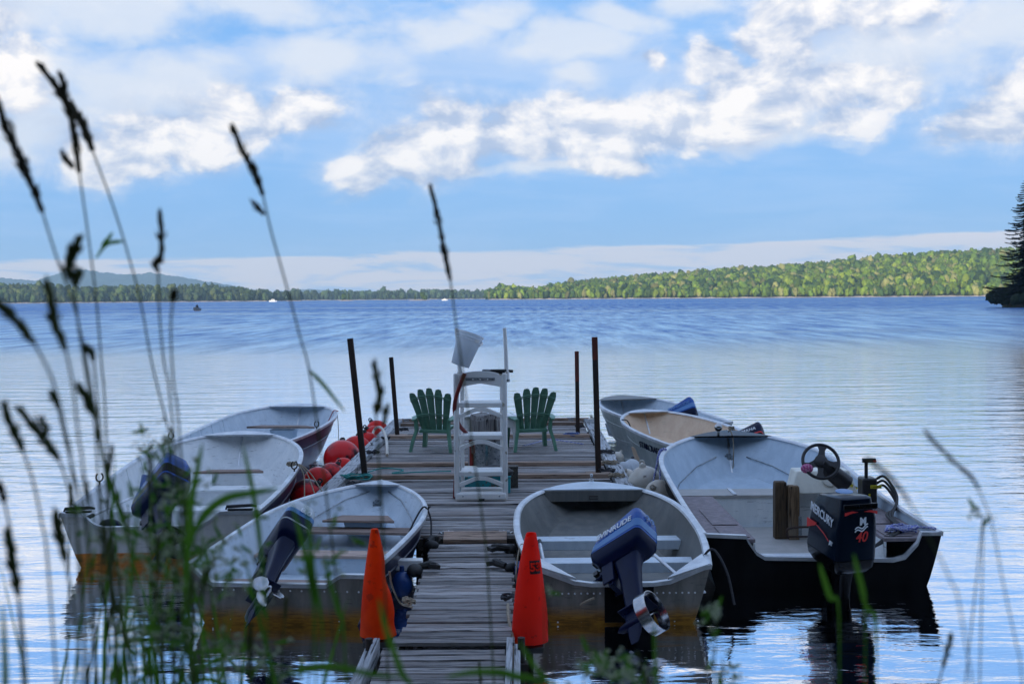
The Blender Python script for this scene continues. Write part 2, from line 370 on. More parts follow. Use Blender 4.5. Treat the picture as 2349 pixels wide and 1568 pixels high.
MT['twine'] = simple('tan_rope', (0.34, 0.28, 0.20), (0.22, 0.18, 0.13), 0.8, 0, 60, bump=0.5)
MT['cord'] = simple('dark_rope', (0.02, 0.022, 0.028), (0.04, 0.04, 0.045), 0.8, 0, 60)
MT['teal'] = simple('teal_rope', (0.02, 0.20, 0.19), (0.04, 0.30, 0.28), 0.7, 0, 60)
MT['redcord'] = simple('red_cord', (0.35, 0.03, 0.04), (0.2, 0.02, 0.03), 0.7, 0, 60)
def ropemat(name, c1, c2, scale=90):
    m_, q, b, out = newmat(name); t = m_.node_tree; tcn = q.n('ShaderNodeTexCoord')
    w = q.n('ShaderNodeTexChecker'); w.inputs['Scale'].default_value = scale; w.inputs['Color1'].default_value = tuple(c1) + (1,); w.inputs['Color2'].default_value = tuple(c2) + (1,)
    t.links.new(q.v('ADD', tcn.outputs['Object'], q.v('SCALE', tcn.outputs['Object'], sc=0.37)), w.inputs['Vector']); t.links.new(w.outputs[0], b.inputs['Base Color']); b.inputs['Roughness'].default_value = 0.8
    return m_
MT['bluerope'] = ropemat('blue_white_rope', (0.04, 0.06, 0.42), (0.55, 0.58, 0.66), 45)
MT['in_grey'] = hullmat('interior_grey', (0.52, 0.60, 0.67), (0.62, 0.70, 0.77), scratch=0.6)
MT['in_blue'] = hullmat('interior_bluegrey', (0.45, 0.56, 0.66), (0.54, 0.65, 0.75), scratch=0.2)
MT['in_white'] = hullmat('interior_white', (0.68, 0.71, 0.72), (0.78, 0.80, 0.80), scratch=0.75)
MT['in_tan'] = hullmat('interior_tan', (0.70, 0.50, 0.34), (0.78, 0.60, 0.43), scratch=0.4)
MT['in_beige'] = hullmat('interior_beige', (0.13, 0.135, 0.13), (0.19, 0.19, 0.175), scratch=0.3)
MT['navy'] = hullmat('navy_side', (0.006, 0.008, 0.03), (0.014, 0.018, 0.06), scratch=0.6, rough=0.35)
MT['black_hull'] = hullmat('black_hull', (0.002, 0.002, 0.003), (0.005, 0.005, 0.006), scratch=0.6, rough=0.5, spec=0.12)
MT['old_alu'] = hullmat('bare_aluminium', (0.15, 0.14, 0.12), (0.24, 0.22, 0.19), stripe=(0.36, 0.16, 0.010), zb=0.10, dark=True, metal=0.35, rough=0.4)
MT['white_orange'] = hullmat('cream_with_orange_band', (0.50, 0.49, 0.46), (0.60, 0.58, 0.54), stripe=(0.62, 0.20, 0.015), zb=0.15, scratch=0.7)
MT['green_alu'] = hullmat('weathered_grey_green', (0.26, 0.30, 0.29), (0.38, 0.41, 0.39), scratch=0.9)
MT['mblue'] = simple('motor_blue', (0.008, 0.06, 0.27), (0.010, 0.08, 0.33), 0.25, 0, 3, spec=.3, rvar=0.05)
MT['mdark'] = simple('motor_dark_blue', (0.002, 0.006, 0.030), (0.003, 0.009, 0.042), 0.3, 0, 3, spec=.15, rvar=0.05)
MT['mnavy'] = simple('motor_navy', (0.003, 0.008, 0.018), (0.005, 0.011, 0.024), 0.2, 0, 3, spec=.16, rvar=0.05)
MT['mlight'] = simple('motor_light_blue', (0.05, 0.17, 0.40), (0.07, 0.21, 0.46), 0.32, 0, 3)
MT['msilver'] = simple('motor_silver', (0.40, 0.44, 0.46), (0.50, 0.54, 0.56), 0.3, 0.2, 3)
MT['mblack'] = simple('motor_black', (0.003, 0.003, 0.004), (0.005, 0.005, 0.006), 0.2, 0, 3, spec=.12, rvar=0.05)
MT['decal'] = simple('white_decal', (0.72, 0.76, 0.80), None, 0.5)
MT['decal_red'] = simple('red_decal', (0.65, 0.02, 0.015), None, 0.5)
MT['yellow'] = simple('yellow_tape', (0.70, 0.62, 0.03), (0.60, 0.52, 0.02), 0.5, 0, 8)
MT['pink'] = simple('pink_cloth', (0.35, 0.02, 0.16), (0.60, 0.35, 0.45), 0.9, 0, 60)
MT['vinyl'] = simple('purple_grey_carpet', (0.20, 0.17, 0.18), (0.27, 0.23, 0.24), 0.9, 0, 12, bump=0.3, bscale=90)
MT['vinyl2'] = simple('pale_vinyl_deck', (0.34, 0.33, 0.31), (0.40, 0.38, 0.36), 0.6, 0, 6)
MT['cream'] = simple('cream_console', (0.78, 0.76, 0.66), (0.54, 0.53, 0.47), 0.45, 0, 3)
MT['bluefab'] = simple('blue_plastic', (0.01, 0.05, 0.20), (0.015, 0.07, 0.26), 0.4, 0, 4)
# ================================================================ WATER
def water_mat():
    m_, q, b, out = newmat('lake_water'); t = m_.node_tree
    geo = q.n('ShaderNodeNewGeometry'); pos = geo.outputs['Position']
    sp = q.n('ShaderNodeSeparateXYZ'); t.links.new(pos, sp.inputs[0])
    wig = q.m('MULTIPLY', q.m('SUBTRACT', q.noise(q.v('MULTIPLY', pos, (0.02, 0.05, 0)), 1.0, 3, 0.6), 0.5), 26)
    dist = q.m('ADD', sp.outputs[1], wig)
    wind = q.m('MULTIPLY', q.ss(dist, 52, 96), q.ss(q.noise(q.v('MULTIPLY', pos, (0.006, 0.022, 0)), 1.0, 4, 0.6), 0.34, 0.50, 0.55, 1.0))
    # wave heights: calm ripples near the dock, wind chop further out
    h1 = q.noise(q.v('MULTIPLY', pos, (0.40, 1.3, 1)), 1.0, 3, 0.5, 0.3)
    h2 = q.noise(q.v('MULTIPLY', pos, (1.6, 4.6, 1)), 1.0, 4, 0.55, 0.4)
    h3 = q.noise(q.v('MULTIPLY', pos, (0.8, 1.7, 1)), 1.0, 6, 0.62)
    shel = q.ss(sp.outputs[1], 9, 22, 0.50, 1.0)
    calm = q.m('MULTIPLY', shel, q.m('ADD', q.m('MULTIPLY', h1, 0.052), q.m('MULTIPLY', h2, 0.015)))
    hgt = q.m('ADD', calm, q.m('MULTIPLY', q.m('MULTIPLY', h3, 0.30), wind))
    bn = q.n('ShaderNodeBump'); bn.inputs['Strength'].default_value = 1.0; bn.inputs['Distance'].default_value = 1.0
    t.links.new(hgt, bn.inputs['Height'])
    gl = q.n('ShaderNodeBsdfGlossy'); gl.distribution = 'GGX'
    q.put(gl.inputs['Color'], q.mix(wind, (0.96, 0.97, 1.0, 1), (0.74, 0.92, 1.0, 1)))
    q.put(gl.inputs['Roughness'], q.m('MULTIPLY_ADD', wind, 0.10, q.ss(sp.outputs[1], 16, 60, 0.012, 0.07))); t.links.new(bn.outputs[0], gl.inputs['Normal'])
    df = q.n('ShaderNodeBsdfDiffuse'); q.put(df.inputs['Color'], q.mix(wind, (0.004, 0.010, 0.016, 1), (0.010, 0.095, 0.36, 1)))
    fr = q.n('ShaderNodeFresnel'); fr.inputs['IOR'].default_value = 1.45; t.links.new(bn.outputs[0], fr.inputs['Normal'])
    fac = q.m('MULTIPLY_ADD', fr.outputs[0], 1.0, 0.72, clamp=True)
    chop = q.noise(q.v('MULTIPLY', pos, (0.55, 0.055, 0)), 1.0, 7, 0.72)
    fac = q.m('MULTIPLY', fac, q.m('MULTIPLY_ADD', wind, q.m('MULTIPLY_ADD', q.m('SUBTRACT', chop, 0.5), 2.6, q.ss(sp.outputs[1], 90, 420, -0.30, -0.66)), 1.0), clamp=True)  # glints of far waves and darkening with distance painted into the reflectivity
    ms = q.n('ShaderNodeMixShader'); t.links.new(fac, ms.inputs[0]); t.links.new(df.outputs[0], ms.inputs[1]); t.links.new(gl.outputs[0], ms.inputs[2])
    t.links.new(ms.outputs[0], out.inputs[0]); t.nodes.remove(b)
    return m_
wb = MB(); S = 8600
xs = [-S, -2000, -400, -60, 60, 400, 2000, S]; ys = [-60, 0, 60, 400, 2000, S]
wv_, wf_ = [(x, y, 0) for y in ys for x in xs], []
for j in range(len(ys) - 1):
    for i in range(len(xs) - 1):
        a = j * len(xs) + i; wf_.append((a, a + 1, a + 1 + len(xs), a + len(xs)))
wb.add(wv_, wf_); water = wb.build('water', water_mat()); tag(water, kind='structure')

lb = MB(); lb.add([(-8500, -20, -1.6), (8500, -20, -1.6), (8500, 8500, -1.6), (-8500, 8500, -1.6)], [(0, 1, 2, 3)]); tag(lb.build('ray_stop_bed', simple('ray_stop_dark', (0.02, 0.022, 0.015), None, .9)), kind='structure')  # unseen dark sheet added under the water to swallow rays leaking below it
# ================================================================ near bank, ground behind the camera
def groundmat():
    m_, q, b, out = newmat('grassy_soil'); t = m_.node_tree; geo = q.n('ShaderNodeNewGeometry')
    nz = q.noise(geo.outputs['Position'], 1.2, 6, 0.6)
    q.put(b.inputs['Base Color'], q.mix(q.ss(nz, 0.35, 0.6), (0.025, 0.045, 0.012, 1), (0.07, 0.055, 0.03, 1))); b.inputs['Roughness'].default_value = 0.95
    return m_
GM = groundmat()
def gz(x, y):
    """height of the near bank and the wooded hill behind it"""
    if y > 2.6: z = 1.62 - (y - 2.6) * 0.345
    elif y > -12: z = 1.62 + (2.6 - y) * 0.12
    else: z = 3.4 + (-12 - y) * 0.34
    z = min(z, 72)
    z += 0.06 * math.sin(x * 1.7 + y) * (1 if y < 6 else 0) - 0.0
    return z
xg = [-900, -500, -260, -120, -60, -30, -15, -8, -4, -2, -1, 0, 1, 2, 4, 8, 15, 30, 60, 120, 260, 500, 900]
yg = [8.6, 7.4, 6.6, 5.6, 4.6, 3.6, 2.6, 1.6, 0.4, -1, -4, -8, -12, -30, -60, -100, -150, -200, -400, -900]
G_ = MB(); vs = []
for y in yg:
    for x in xg:
        if y > 6.9: yy = y
        else: yy = y
        z = gz(x, yy)
        vs.append((x, yy - (0.0 if abs(x) < 30 else 0), z))
fs = []
for j in range(len(yg) - 1):
    for i in range(len(xg) - 1):
        a = j * len(xg) + i; fs.append((a, a + len(xg), a + 1 + len(xg), a + 1))
G_.add(vs, fs); bank = G_.build('ground', GM, smooth=True); tag(bank, kind='structure')

# ================================================================ forests
def leafmat(name, rough=0.8, trans=0.15):
    m_, q, b, out = newmat(name); t = m_.node_tree
    ca = q.n('ShaderNodeVertexColor'); ca.layer_name = 'tint'
    geo = q.n('ShaderNodeNewGeometry'); nz = q.noise(geo.outputs['Position'], 0.7, 4, 0.6)
    col = q.v('SCALE', ca.outputs[0], sc=q.m('MULTIPLY_ADD', nz, 1.3, 0.35)); t.links.new(col, b.inputs['Base Color'])
    b.inputs['Roughness'].default_value = rough; b.inputs['Specular IOR Level'].default_value = 0.2
    return m_
LEAF = leafmat('forest_leaves')
def ico(sub):
    bm = bmesh.new(); bmesh.ops.create_icosphere(bm, subdivisions=sub, radius=1.0); bm.verts.ensure_lookup_table()
    V = np.array([v.co[:] for v in bm.verts]); F = np.array([[v.index for v in f.verts] for f in bm.faces]); bm.free(); return V, F
ICO2 = ico(2); ICO1 = ico(1)
rng = np.random.RandomState(11)
def crowns(base, hts, conif, tint, sub=ICO2, wid=0.31):
    """base (n,3): foot points. deciduous: two lumpy blobs; conifer: ragged cone. Returns V,F,T"""
    Vs, Fs, Ts = [], [], []; off = 0
    V0, F0 = sub
    dec = np.where(~conif)[0]
    for rep in range(3):
        n = len(dec)
        if n == 0: break
        h = hts[dec]; b = base[dec]
        if rep == 0: cz, rx, rz, sh = 0.58, wid * .9, 0.42, 0.0
        elif rep == 1: cz, rx, rz, sh = 0.78, wid * 0.6, 0.24, 0.16
        else: cz, rx, rz, sh = 0.38, wid * 0.7, 0.32, 0.2
        jit = 1 + rng.uniform(-0.42, 0.42, (n, len(V0), 1))
        P = V0[None] * jit
        ang = rng.uniform(0, 6.28, n); dx = np.cos(ang) * sh * h; dy = np.sin(ang) * sh * h
        sc_ = np.stack([rx * h, rx * h, rz * h], 1)[:, None, :] * rng.uniform(0.85, 1.15, (n, 1, 1))
        P = P * sc_ + (b + np.stack([dx, dy, cz * h], 1))[:, None, :]
        F = F0[None] + (np.arange(n) * len(V0))[:, None, None] + off
        T = np.repeat(tint[dec][:, None, :] * rng.uniform(0.85, 1.15, (n, 1, 1)), len(V0), 1)
        Vs.append(P.reshape(-1, 3)); Fs.append(F.reshape(-1, 3)); Ts.append(T.reshape(-1, 3)); off += n * len(V0)
    con = np.where(conif)[0]; n = len(con)
    if n:
        L, K = 7, 9; vv = []
        for l in range(L):
            z0 = 0.10 + 0.88 * l / L; r0 = 0.20 * (1 - l / L) ** 0.85 + 0.012
            for k in range(K):
                a = 2 * math.pi * k / K; rr = r0 * (1.0 if k % 2 else 0.62); vv.append((math.cos(a) * rr, math.sin(a) * rr, z0))
            vv.append((0, 0, min(1.0, z0 + 0.24)))
        vv = np.array(vv); ff = []
        for l in range(L):
            s = l * (K + 1)
            for k in range(K): ff.append((s + k, s + (k + 1) % K, s + K))
        ff = np.array(ff); h = hts[con][:, None, None]
        P = vv[None] * h * (1 + rng.uniform(-0.12, 0.12, (n, len(vv), 1)) * np.array([1, 1, 0.1])); P = P + base[con][:, None, :]
        F = ff[None] + (np.arange(n) * len(vv))[:, None, None] + off
        T = np.repeat(tint[con][:, None, :] * 0.62, len(vv), 1)
        Vs.append(P.reshape(-1, 3)); Fs.append(F.reshape(-1, 3)); Ts.append(T.reshape(-1, 3))
    return np.concatenate(Vs), np.concatenate(Fs), np.concatenate(Ts)
def interp(pts, x): return np.interp(x, [p[0] for p in pts], [p[1] for p in pts])
soil = simple('forest_floor', (0.05, 0.07, 0.02), (0.08, 0.08, 0.03), 0.95, 0, 0.05)
rockm = simple('shore_rock', (0.46, 0.38, 0.32), (0.30, 0.25, 0.20), 0.9, 0, 0.4)
def forest(name, top, dsh, depth, ntree, treeh, conf, pal, label, seed, x0, x1, front=0, back=None):
    """a wooded shore: terrain strip + crowns. top: profile (px x, px y of the crowns' skyline); dsh: distance profile (px x, metres)"""
    global rng
    rng = np.random.RandomState(seed)
    def hz(px): return 682 - 0.00785 * (px - 1197)
    def world_xy(px, dist):
        return (px - 1197) / FPX * dist, dist
    def terr(px, f):
        ds = interp(dsh, px); dist = ds + depth * f
        topz = H + (hz(px) - interp(top, px)) / FPX * (ds + depth) - treeh * 0.92
        fr = np.clip(f, 0, 1)
        return 1.0 + np.maximum(topz - 1.0, 0.2) * (fr ** 0.85) , dist
    # terrain
    nx, nf = 90, 10; V = []
    for j in range(nf + 3):
        f = j / nf
        for i in range(nx + 1):
            px = x0 + (x1 - x0) * i / nx
            z, dist = terr(px, min(f, 1.0)); dist = interp(dsh, px) + depth * f
            if f > 1: z = z - (f - 1) * 0
            if j == 0: z = -0.6; dist -= 4
            x, y = world_xy(px, dist); V.append((x, y, z))
    V = np.array(V); F = []
    for j in range(nf + 2):
        for i in range(nx):
            a = j * (nx + 1) + i; F.append((a, a + 1, a + nx + 2, a + nx + 1))
    tr = bulk(name + '_hill', V, np.array(F), soil, smooth=True); tag(tr, kind='structure')
    # trees
    px = rng.uniform(x0, x1, ntree); f = rng.uniform(0.0, 1.06, ntree) ** 0.9
    if front:
        k = int(ntree * front); f[:k] = rng.uniform(0, 0.05, k)
    z, dist = terr(px, f); x, y = world_xy(px, dist)
    x = x + rng.uniform(-4, 4, ntree)
    base = np.stack([x, y, z - 0.5], 1)
    hts = treeh * rng.uniform(0.66, 1.25, ntree); hts[rng.rand(ntree) < 0.03] *= 1.25
    hts[f < 0.05] *= 0.78
    con = rng.rand(ntree) < interp(conf, px)
    P = np.array(pal); idx = rng.randint(0, len(P), ntree); tint = P[idx] * rng.uniform(0.55, 1.4, (ntree, 1))
    V, F, T = crowns(base, hts, con, tint)
    o = bulk(name, V, F, LEAF, T); tag(o, label, 'forest', kind='stuff')
    # rocky shoreline
    rb = MB(); n = 140
    rp = []
    for i in range(n + 1):
        px_ = x0 + (x1 - x0) * i / n; ds = interp(dsh, px_) - 6; xx, yy = world_xy(px_, ds)
        w = 0.25 + 1.0 * abs(math.sin(i * 1.3) * math.cos(i * 0.37 + seed))
        rp.append((xx, yy, w))
    vs = []
    for xx, yy, w in rp: vs += [(xx, yy, -0.3), (xx, yy + 1.2, w), (xx, yy + 7, w + 0.4), (xx, yy + 9, -0.4)]
    fs = []
    for i in range(n):
        for k in range(3): a = i * 4 + k; fs.append((a, a + 4, a + 5, a + 1))
    rb.add(vs, fs); ro = rb.build(name + '_shore', rockm); tag(ro, kind='structure')
GREEN = [(0.14, 0.20, 0.02), (0.18, 0.235, 0.025), (0.10, 0.165, 0.02), (0.04, 0.08, 0.018), (0.22, 0.22, 0.07), (0.13, 0.20, 0.016), (0.07, 0.12, 0.02)]
forest('right_forest', [(1050, 672), (1120, 676), (1150, 655), (1190, 662), (1230, 667), (1290, 650), (1400, 640), (1520, 630), (1640, 620), (1800, 611), (1930, 600), (2060, 586), (2180, 578), (2300, 573), (2700, 560)],
       [(1100, 1750), (1500, 1600), (2300, 1400), (2700, 1350)], 420, 7000, 12.5, [(1100, 0.35), (1500, 0.28), (1800, 0.14), (2600, 0.12)], GREEN,
       'long sunlit green forested hillside along the right far shore', 5, 1120, 2640, front=0.10)
forest('left_forest', [(-400, 640), (0, 655), (200, 660), (400, 658), (470, 657), (540, 662), (590, 667), (620, 681), (700, 684)],
       [(-400, 1500), (0, 1700), (600, 1900)], 260, 1500, 15, [(-400, 0.3), (600, 0.35)],
       [(0.06, 0.095, 0.03), (0.05, 0.08, 0.025), (0.085, 0.11, 0.035), (0.045, 0.07, 0.028)], 'green wooded shore across the lake below the left hills', 6, -380, 612, front=0.16)
forest('middle_forest', [(560, 676), (640, 671), (760, 671), (900, 669), (1000, 668), (1100, 670), (1200, 671), (1300, 672)],
       [(560, 2500), (1300, 2700)], 260, 1100, 16, [(560, 0.5), (1300, 0.5)],
       [(0.05, 0.085, 0.035), (0.06, 0.095, 0.038), (0.04, 0.07, 0.03)], 'low distant tree line across the middle of the far shore', 8, 560, 1240, front=0.2)
# two dark wooded points in front of them
forest('point_forest', [(640, 684), (655, 672), (684, 673), (690, 684)], [(600, 1950), (700, 1950)], 60, 60, 13, [(600, 0.6), (700, 0.6)],
       [(0.035, 0.06, 0.028), (0.045, 0.07, 0.03)], 'small dark wooded point right of the white motorboat', 9, 622, 690, front=0.3)
forest('far_point_forest', [(910, 684), (925, 674), (970, 674), (990, 684)], [(900, 2300), (1000, 2300)], 60, 50, 13, [(900, 0.6), (1000, 0.6)],
       [(0.035, 0.06, 0.028), (0.045, 0.07, 0.03)], 'dark wooded point beside the small tan island', 10, 872, 932, front=0.3)
# mountains on the left
def mountain(name, prof, dist, depth, seed, pal, x0, x1, amp=6):
    r_ = np.random.RandomState(seed); nx, nf = 260, 46; V = np.zeros(((nx + 1) * (nf + 1), 3)); T = np.zeros_like(V); k = 0
    from mathutils import noise as mn
    for j in range(nf + 1):
        f = j / nf
        for i in range(nx + 1):
            px = x0 + (x1 - x0) * i / nx; d_ = dist + depth * f
            z = (H + (682 - 0.00785 * (px - 1197) - interp(prof, px)) / FPX * (dist + depth)) * (f ** 0.8)
            x = (px - 1197) / FPX * d_
            nn = mn.fractal(Vector((x * 0.004, d_ * 0.003, seed)), 0.6, 2.0, 5)
            z += nn * 26 * f * (1 - f) * 2 + r_.uniform(-1, 1) * amp * f
            V[k] = (x, d_ + r_.uniform(-10, 10), z if j else -1); T[k] = np.array(pal) * (1 + 0.35 * nn) * r_.uniform(0.7, 1.3); k += 1
    F = [(j * (nx + 1) + i, j * (nx + 1) + i + 1, (j + 1) * (nx + 1) + i + 1, (j + 1) * (nx + 1) + i) for j in range(nf) for i in range(nx)]
    o = bulk(name, V, np.array(F), LEAF, T); tag(o, kind='structure'); return o
mountain('mountain', [(-500, 650), (-100, 640), (0, 638), (80, 644), (150, 622), (190, 618), (240, 626), (300, 630), (350, 625), (400, 633), (470, 645), (530, 655), (590, 668), (640, 684)], 6600, 1000, 3, (0.025, 0.055, 0.042), -500, 640)
mountain('far_hill', [(560, 680), (660, 668), (710, 663), (760, 667), (830, 672), (900, 682)], 7900, 500, 4, (0.05, 0.07, 0.05), 560, 900, 3)

# ---------------------------------------------------------------- single trees
NEED = leafmat('conifer_needles', 0.85); BARK = simple('bark', (0.035, 0.026, 0.02), (0.06, 0.045, 0.035), 0.9, 0, 3, (1, 1, 0.2), bump=0.6)
def spruce_meshes(hh, rad, seed, tint=(0.012, 0.018, 0.010), whorls=34, dens=30):
    r_ = np.random.RandomState(seed); V = []; F = []; T = []
    def tri(a, b, c):
        n = len(V); V.extend([a, b, c]); F.append((n, n + 1, n + 2)); t = np.array(tint) * r_.uniform(0.6, 1.5); T.extend([t, t, t])
    for w in range(whorls):
        f = w / whorls; z = hh * (0.05 + 0.94 * f); L = rad * (1 - f) ** 0.68 * r_.uniform(0.75, 1.15) + 0.15
        nb = r_.randint(6, 10)
        for b in range(nb):
            a = r_.uniform(0, 6.28); Lb = L * r_.uniform(0.6, 1.12); dirx, diry = math.cos(a), math.sin(a)
            nseg = int(dens * Lb / rad) + 5
            for s in range(nseg):
                u = (s + r_.uniform(0, 1)) / nseg
                px_, py_ = dirx * Lb * u, diry * Lb * u
                pz = z - Lb * 0.30 * u + Lb * 0.20 * u ** 3.2
                ww = (0.80 * (1 - u) + 0.30) * (0.35 + Lb * 0.16)
                ang = a + r_.choice([-1, 1]) * r_.uniform(0.5, 1.3); ex, ey = math.cos(ang) * ww, math.sin(ang) * ww
                dz_ = -r_.uniform(0.05, 0.5) * ww
                nx_, ny_ = -diry * 0.10, dirx * 0.10
                tri((px_ - nx_, py_ - ny_, pz + 0.05), (px_ + nx_, py_ + ny_, pz - 0.05), (px_ + ex, py_ + ey, pz + dz_))
                tri((px_, py_, pz + 0.06), (px_ + dirx * 0.28, py_ + diry * 0.28, pz - 0.02), (px_ + ex * 0.6 + dirx * 0.3, py_ + ey * 0.6 + diry * 0.3, pz - 0.25 * ww))
    return np.array(V), np.array(F), np.array(T)
def spruce(loc, hh, rad, seed, label, group=None, whorls=34, dens=30, tint=(0.010, 0.015, 0.008), nm='spruce_tree'):
    t = empty(nm, loc); tag(t, label, 'tree', group)
    V, F, T = spruce_meshes(hh, rad, seed, tint, whorls, dens); c_ = bulk('crown', V, F, NEED, T); c_.parent = t
    m = MB(); m.tube([(0, 0, -0.5), (0.03, 0, hh * 0.5), (0, 0.02, hh * 0.99)], [hh * 0.018, hh * 0.011, 0.03], 8); m.build('trunk', BARK, t, True)
    return t
bx = at(2352, 700, 262)
spruce((bx.x + .3, 262, 0.8), 25.5, 7.2, 21, 'tall black spruce cut off by the right picture edge', None, 56, 180)
spruce((bx.x + 2.5, 268, 0.8), 13, 5.0, 22, 'shorter dark spruce at the foot of the tall one', None, 26, 50)
rng = np.random.RandomState(14); sx_ = np.array([(bx.x + rng.uniform(13, 150), 0) for _ in range(110)])[:, 0]; sy_ = np.interp(sx_, [bx.x, bx.x + 60, bx.x + 160], [258, 215, 215]) + rng.uniform(-22, 4, 110)
V, F, T = crowns(np.stack([sx_, sy_, np.full(110, .5)], 1), rng.uniform(16, 27, 110), np.ones(110, bool), np.tile(np.array([[0.035, 0.05, 0.025]]), (110, 1)), ICO1, .3)
o = bulk('shore_forest', V, F, LEAF, T); tag(o, 'dark conifers on the near point beyond the right picture edge', 'forest', kind='stuff')
# near point of land at the right that carries them
pm = MB(); pts = [(bx.x - 4.5, 264), (bx.x - 3, 256), (bx.x + 6, 236), (bx.x + 18, 205), (bx.x + 60, 190), (bx.x + 160, 200), (bx.x + 160, 420), (bx.x + 40, 330), (bx.x + 4, 284)]
pm.loft([[Vector((x, y, -0.5)) for x, y in pts], [Vector((x + (bx.x + 60 - x) * 0.02, y + (280 - y) * 0.02, 0.9)) for x, y in pts]]); po = pm.build('headland', rockm if False else GM); tag(po, kind='structure')
# low bushes at its tip
bV, bF, bT = [], [], []
rng = np.random.RandomState(4)
bb = np.array([[bx.x + rng.uniform(-4.2, 10), 262 + rng.uniform(-6, 8), 0.4] for _ in range(60)])
V, F, T = crowns(bb, rng.uniform(1.2, 4.2, 60), np.zeros(60, bool), np.tile(np.array([[0.018, 0.028, 0.012]]), (60, 1)), ICO2, 0.5)
o = bulk('shore_bushes', V, F, LEAF, T); tag(o, 'low dark bushes on the near point under the spruce', 'bushes', kind='stuff')

# wooded hill behind the camera: keeps the low sun off the dock
rng = np.random.RandomState(2); n = 2600
X = np.concatenate([rng.uniform(-190, 190, 1300), rng.uniform(-700, 500, 1300)]); Y = np.concatenate([-14 - rng.uniform(0, 1, 1300) ** 1.3 * 130, -60 - rng.uniform(0, 1, 1300) * 180])
Z = np.array([gz(x, y) for x, y in zip(X, Y)])
V, F, T = crowns(np.stack([X, Y, Z - 0.5], 1), rng.uniform(14, 24, n), rng.rand(n) < 0.5, np.tile(np.array([[0.030, 0.042, 0.014]]), (n, 1)), ICO1, 0.28)
o = bulk('forest', V, F, LEAF, T); tag(o, 'dark forest on the bank behind the photographer', 'forest', kind='stuff')

n = 170; X = rng.uniform(-75, 75, n); Y = rng.uniform(-20, -8.5, n); Z = np.array([gz(x, y) for x, y in zip(X, Y)])  # unseen tree row added to block sky light from the boat transoms
V, F, T = crowns(np.stack([X, Y, Z - 0.5], 1), rng.uniform(10, 17, n), rng.rand(n) < 0.3, np.tile(np.array([[0.030, 0.042, 0.014]]), (n, 1)), ICO2, 0.26)
o = bulk('shade_trees', V, F, LEAF, T); tag(o, 'unseen dark trees added close behind the photographer to shade the boats', 'forest', kind='stuff')
# islets, distant boats
def islet(px, py, Y, w, hh, label, trees):
    p = on_z(px, py, 0) if Y is None else at(px, py, Y); p.z = 0
    m = MB(); m.ball((0, 0, -0.3), 1, 18, 8, (w, w * 0.5, hh)); o = m.build('islet', rockm, None, True, loc=tuple(p)); tag(o, label, 'islet')
    for i, (dx, h_, con, lb) in enumerate(trees):
        V, F, T = crowns(np.array([[0, 0, 0.0]]), np.array([float(h_)]), np.array([con]), np.array([[0.05, 0.085, 0.022]]), ICO2, 0.42)
        t = bulk('crown', V, F, LEAF, T); e = empty('islet_tree', (p.x + dx, p.y, hh * 0.5)); tag(e, lb, 'tree'); t.parent = e
        tm = MB(); tm.tube([(0, 0, -1), (0, 0, h_ * 0.6)], [0.35, 0.15], 6); tm.build('trunk', BARK, e)
islet(795, 688, 1700, 10, 1.6, 'tiny tan rock islet left of centre on the horizon', [(-3, 9, False, 'round green tree on the tiny islet left of centre'), (3, 12, True, 'pointed dark tree on the tiny islet left of centre')])
islet(962, 687, 1500, 14, 1.4, 'low tan islet in front of the dark wooded point', [(-5, 7, True, 'short pointed tree at the left of the low tan islet'), (4, 9, False, 'round tree in the middle of the low tan islet'), (8, 6, True, 'small pointed tree right on the low tan islet')])
def far_boat(px, Y, L, label):
    p = at(px, 690, Y); t = empty('motorboat', (p.x, Y, 0)); tag(t, label, 'boat')
    m = MB(); m.loft([[Vector((x * L / 2, y * L * .16, z)) for x, y in ((-1, -1), (0.6, -1), (1.1, 0), (0.6, 1), (-1, 1))] for z in (0, L * 0.16)]); m.build('hull', MT['white'], t)
    m = MB(); m.box((0, 0, L * 0.26), (L * 0.5, L * 0.22, L * 0.2), taper=0.8); m.build('cabin', MT['white'], t)
    m = MB(); m.box((0, -L * 0.113, L * 0.28), (L * 0.4, 0.02, L * 0.08)); m.build('window', MT['black'], t)
    return t
far_boat(626, 1500, 8.5, 'white cabin boat near the wooded point on the left horizon')
far_boat(1020, 1450, 6.5, 'small white boat on the horizon left of centre')

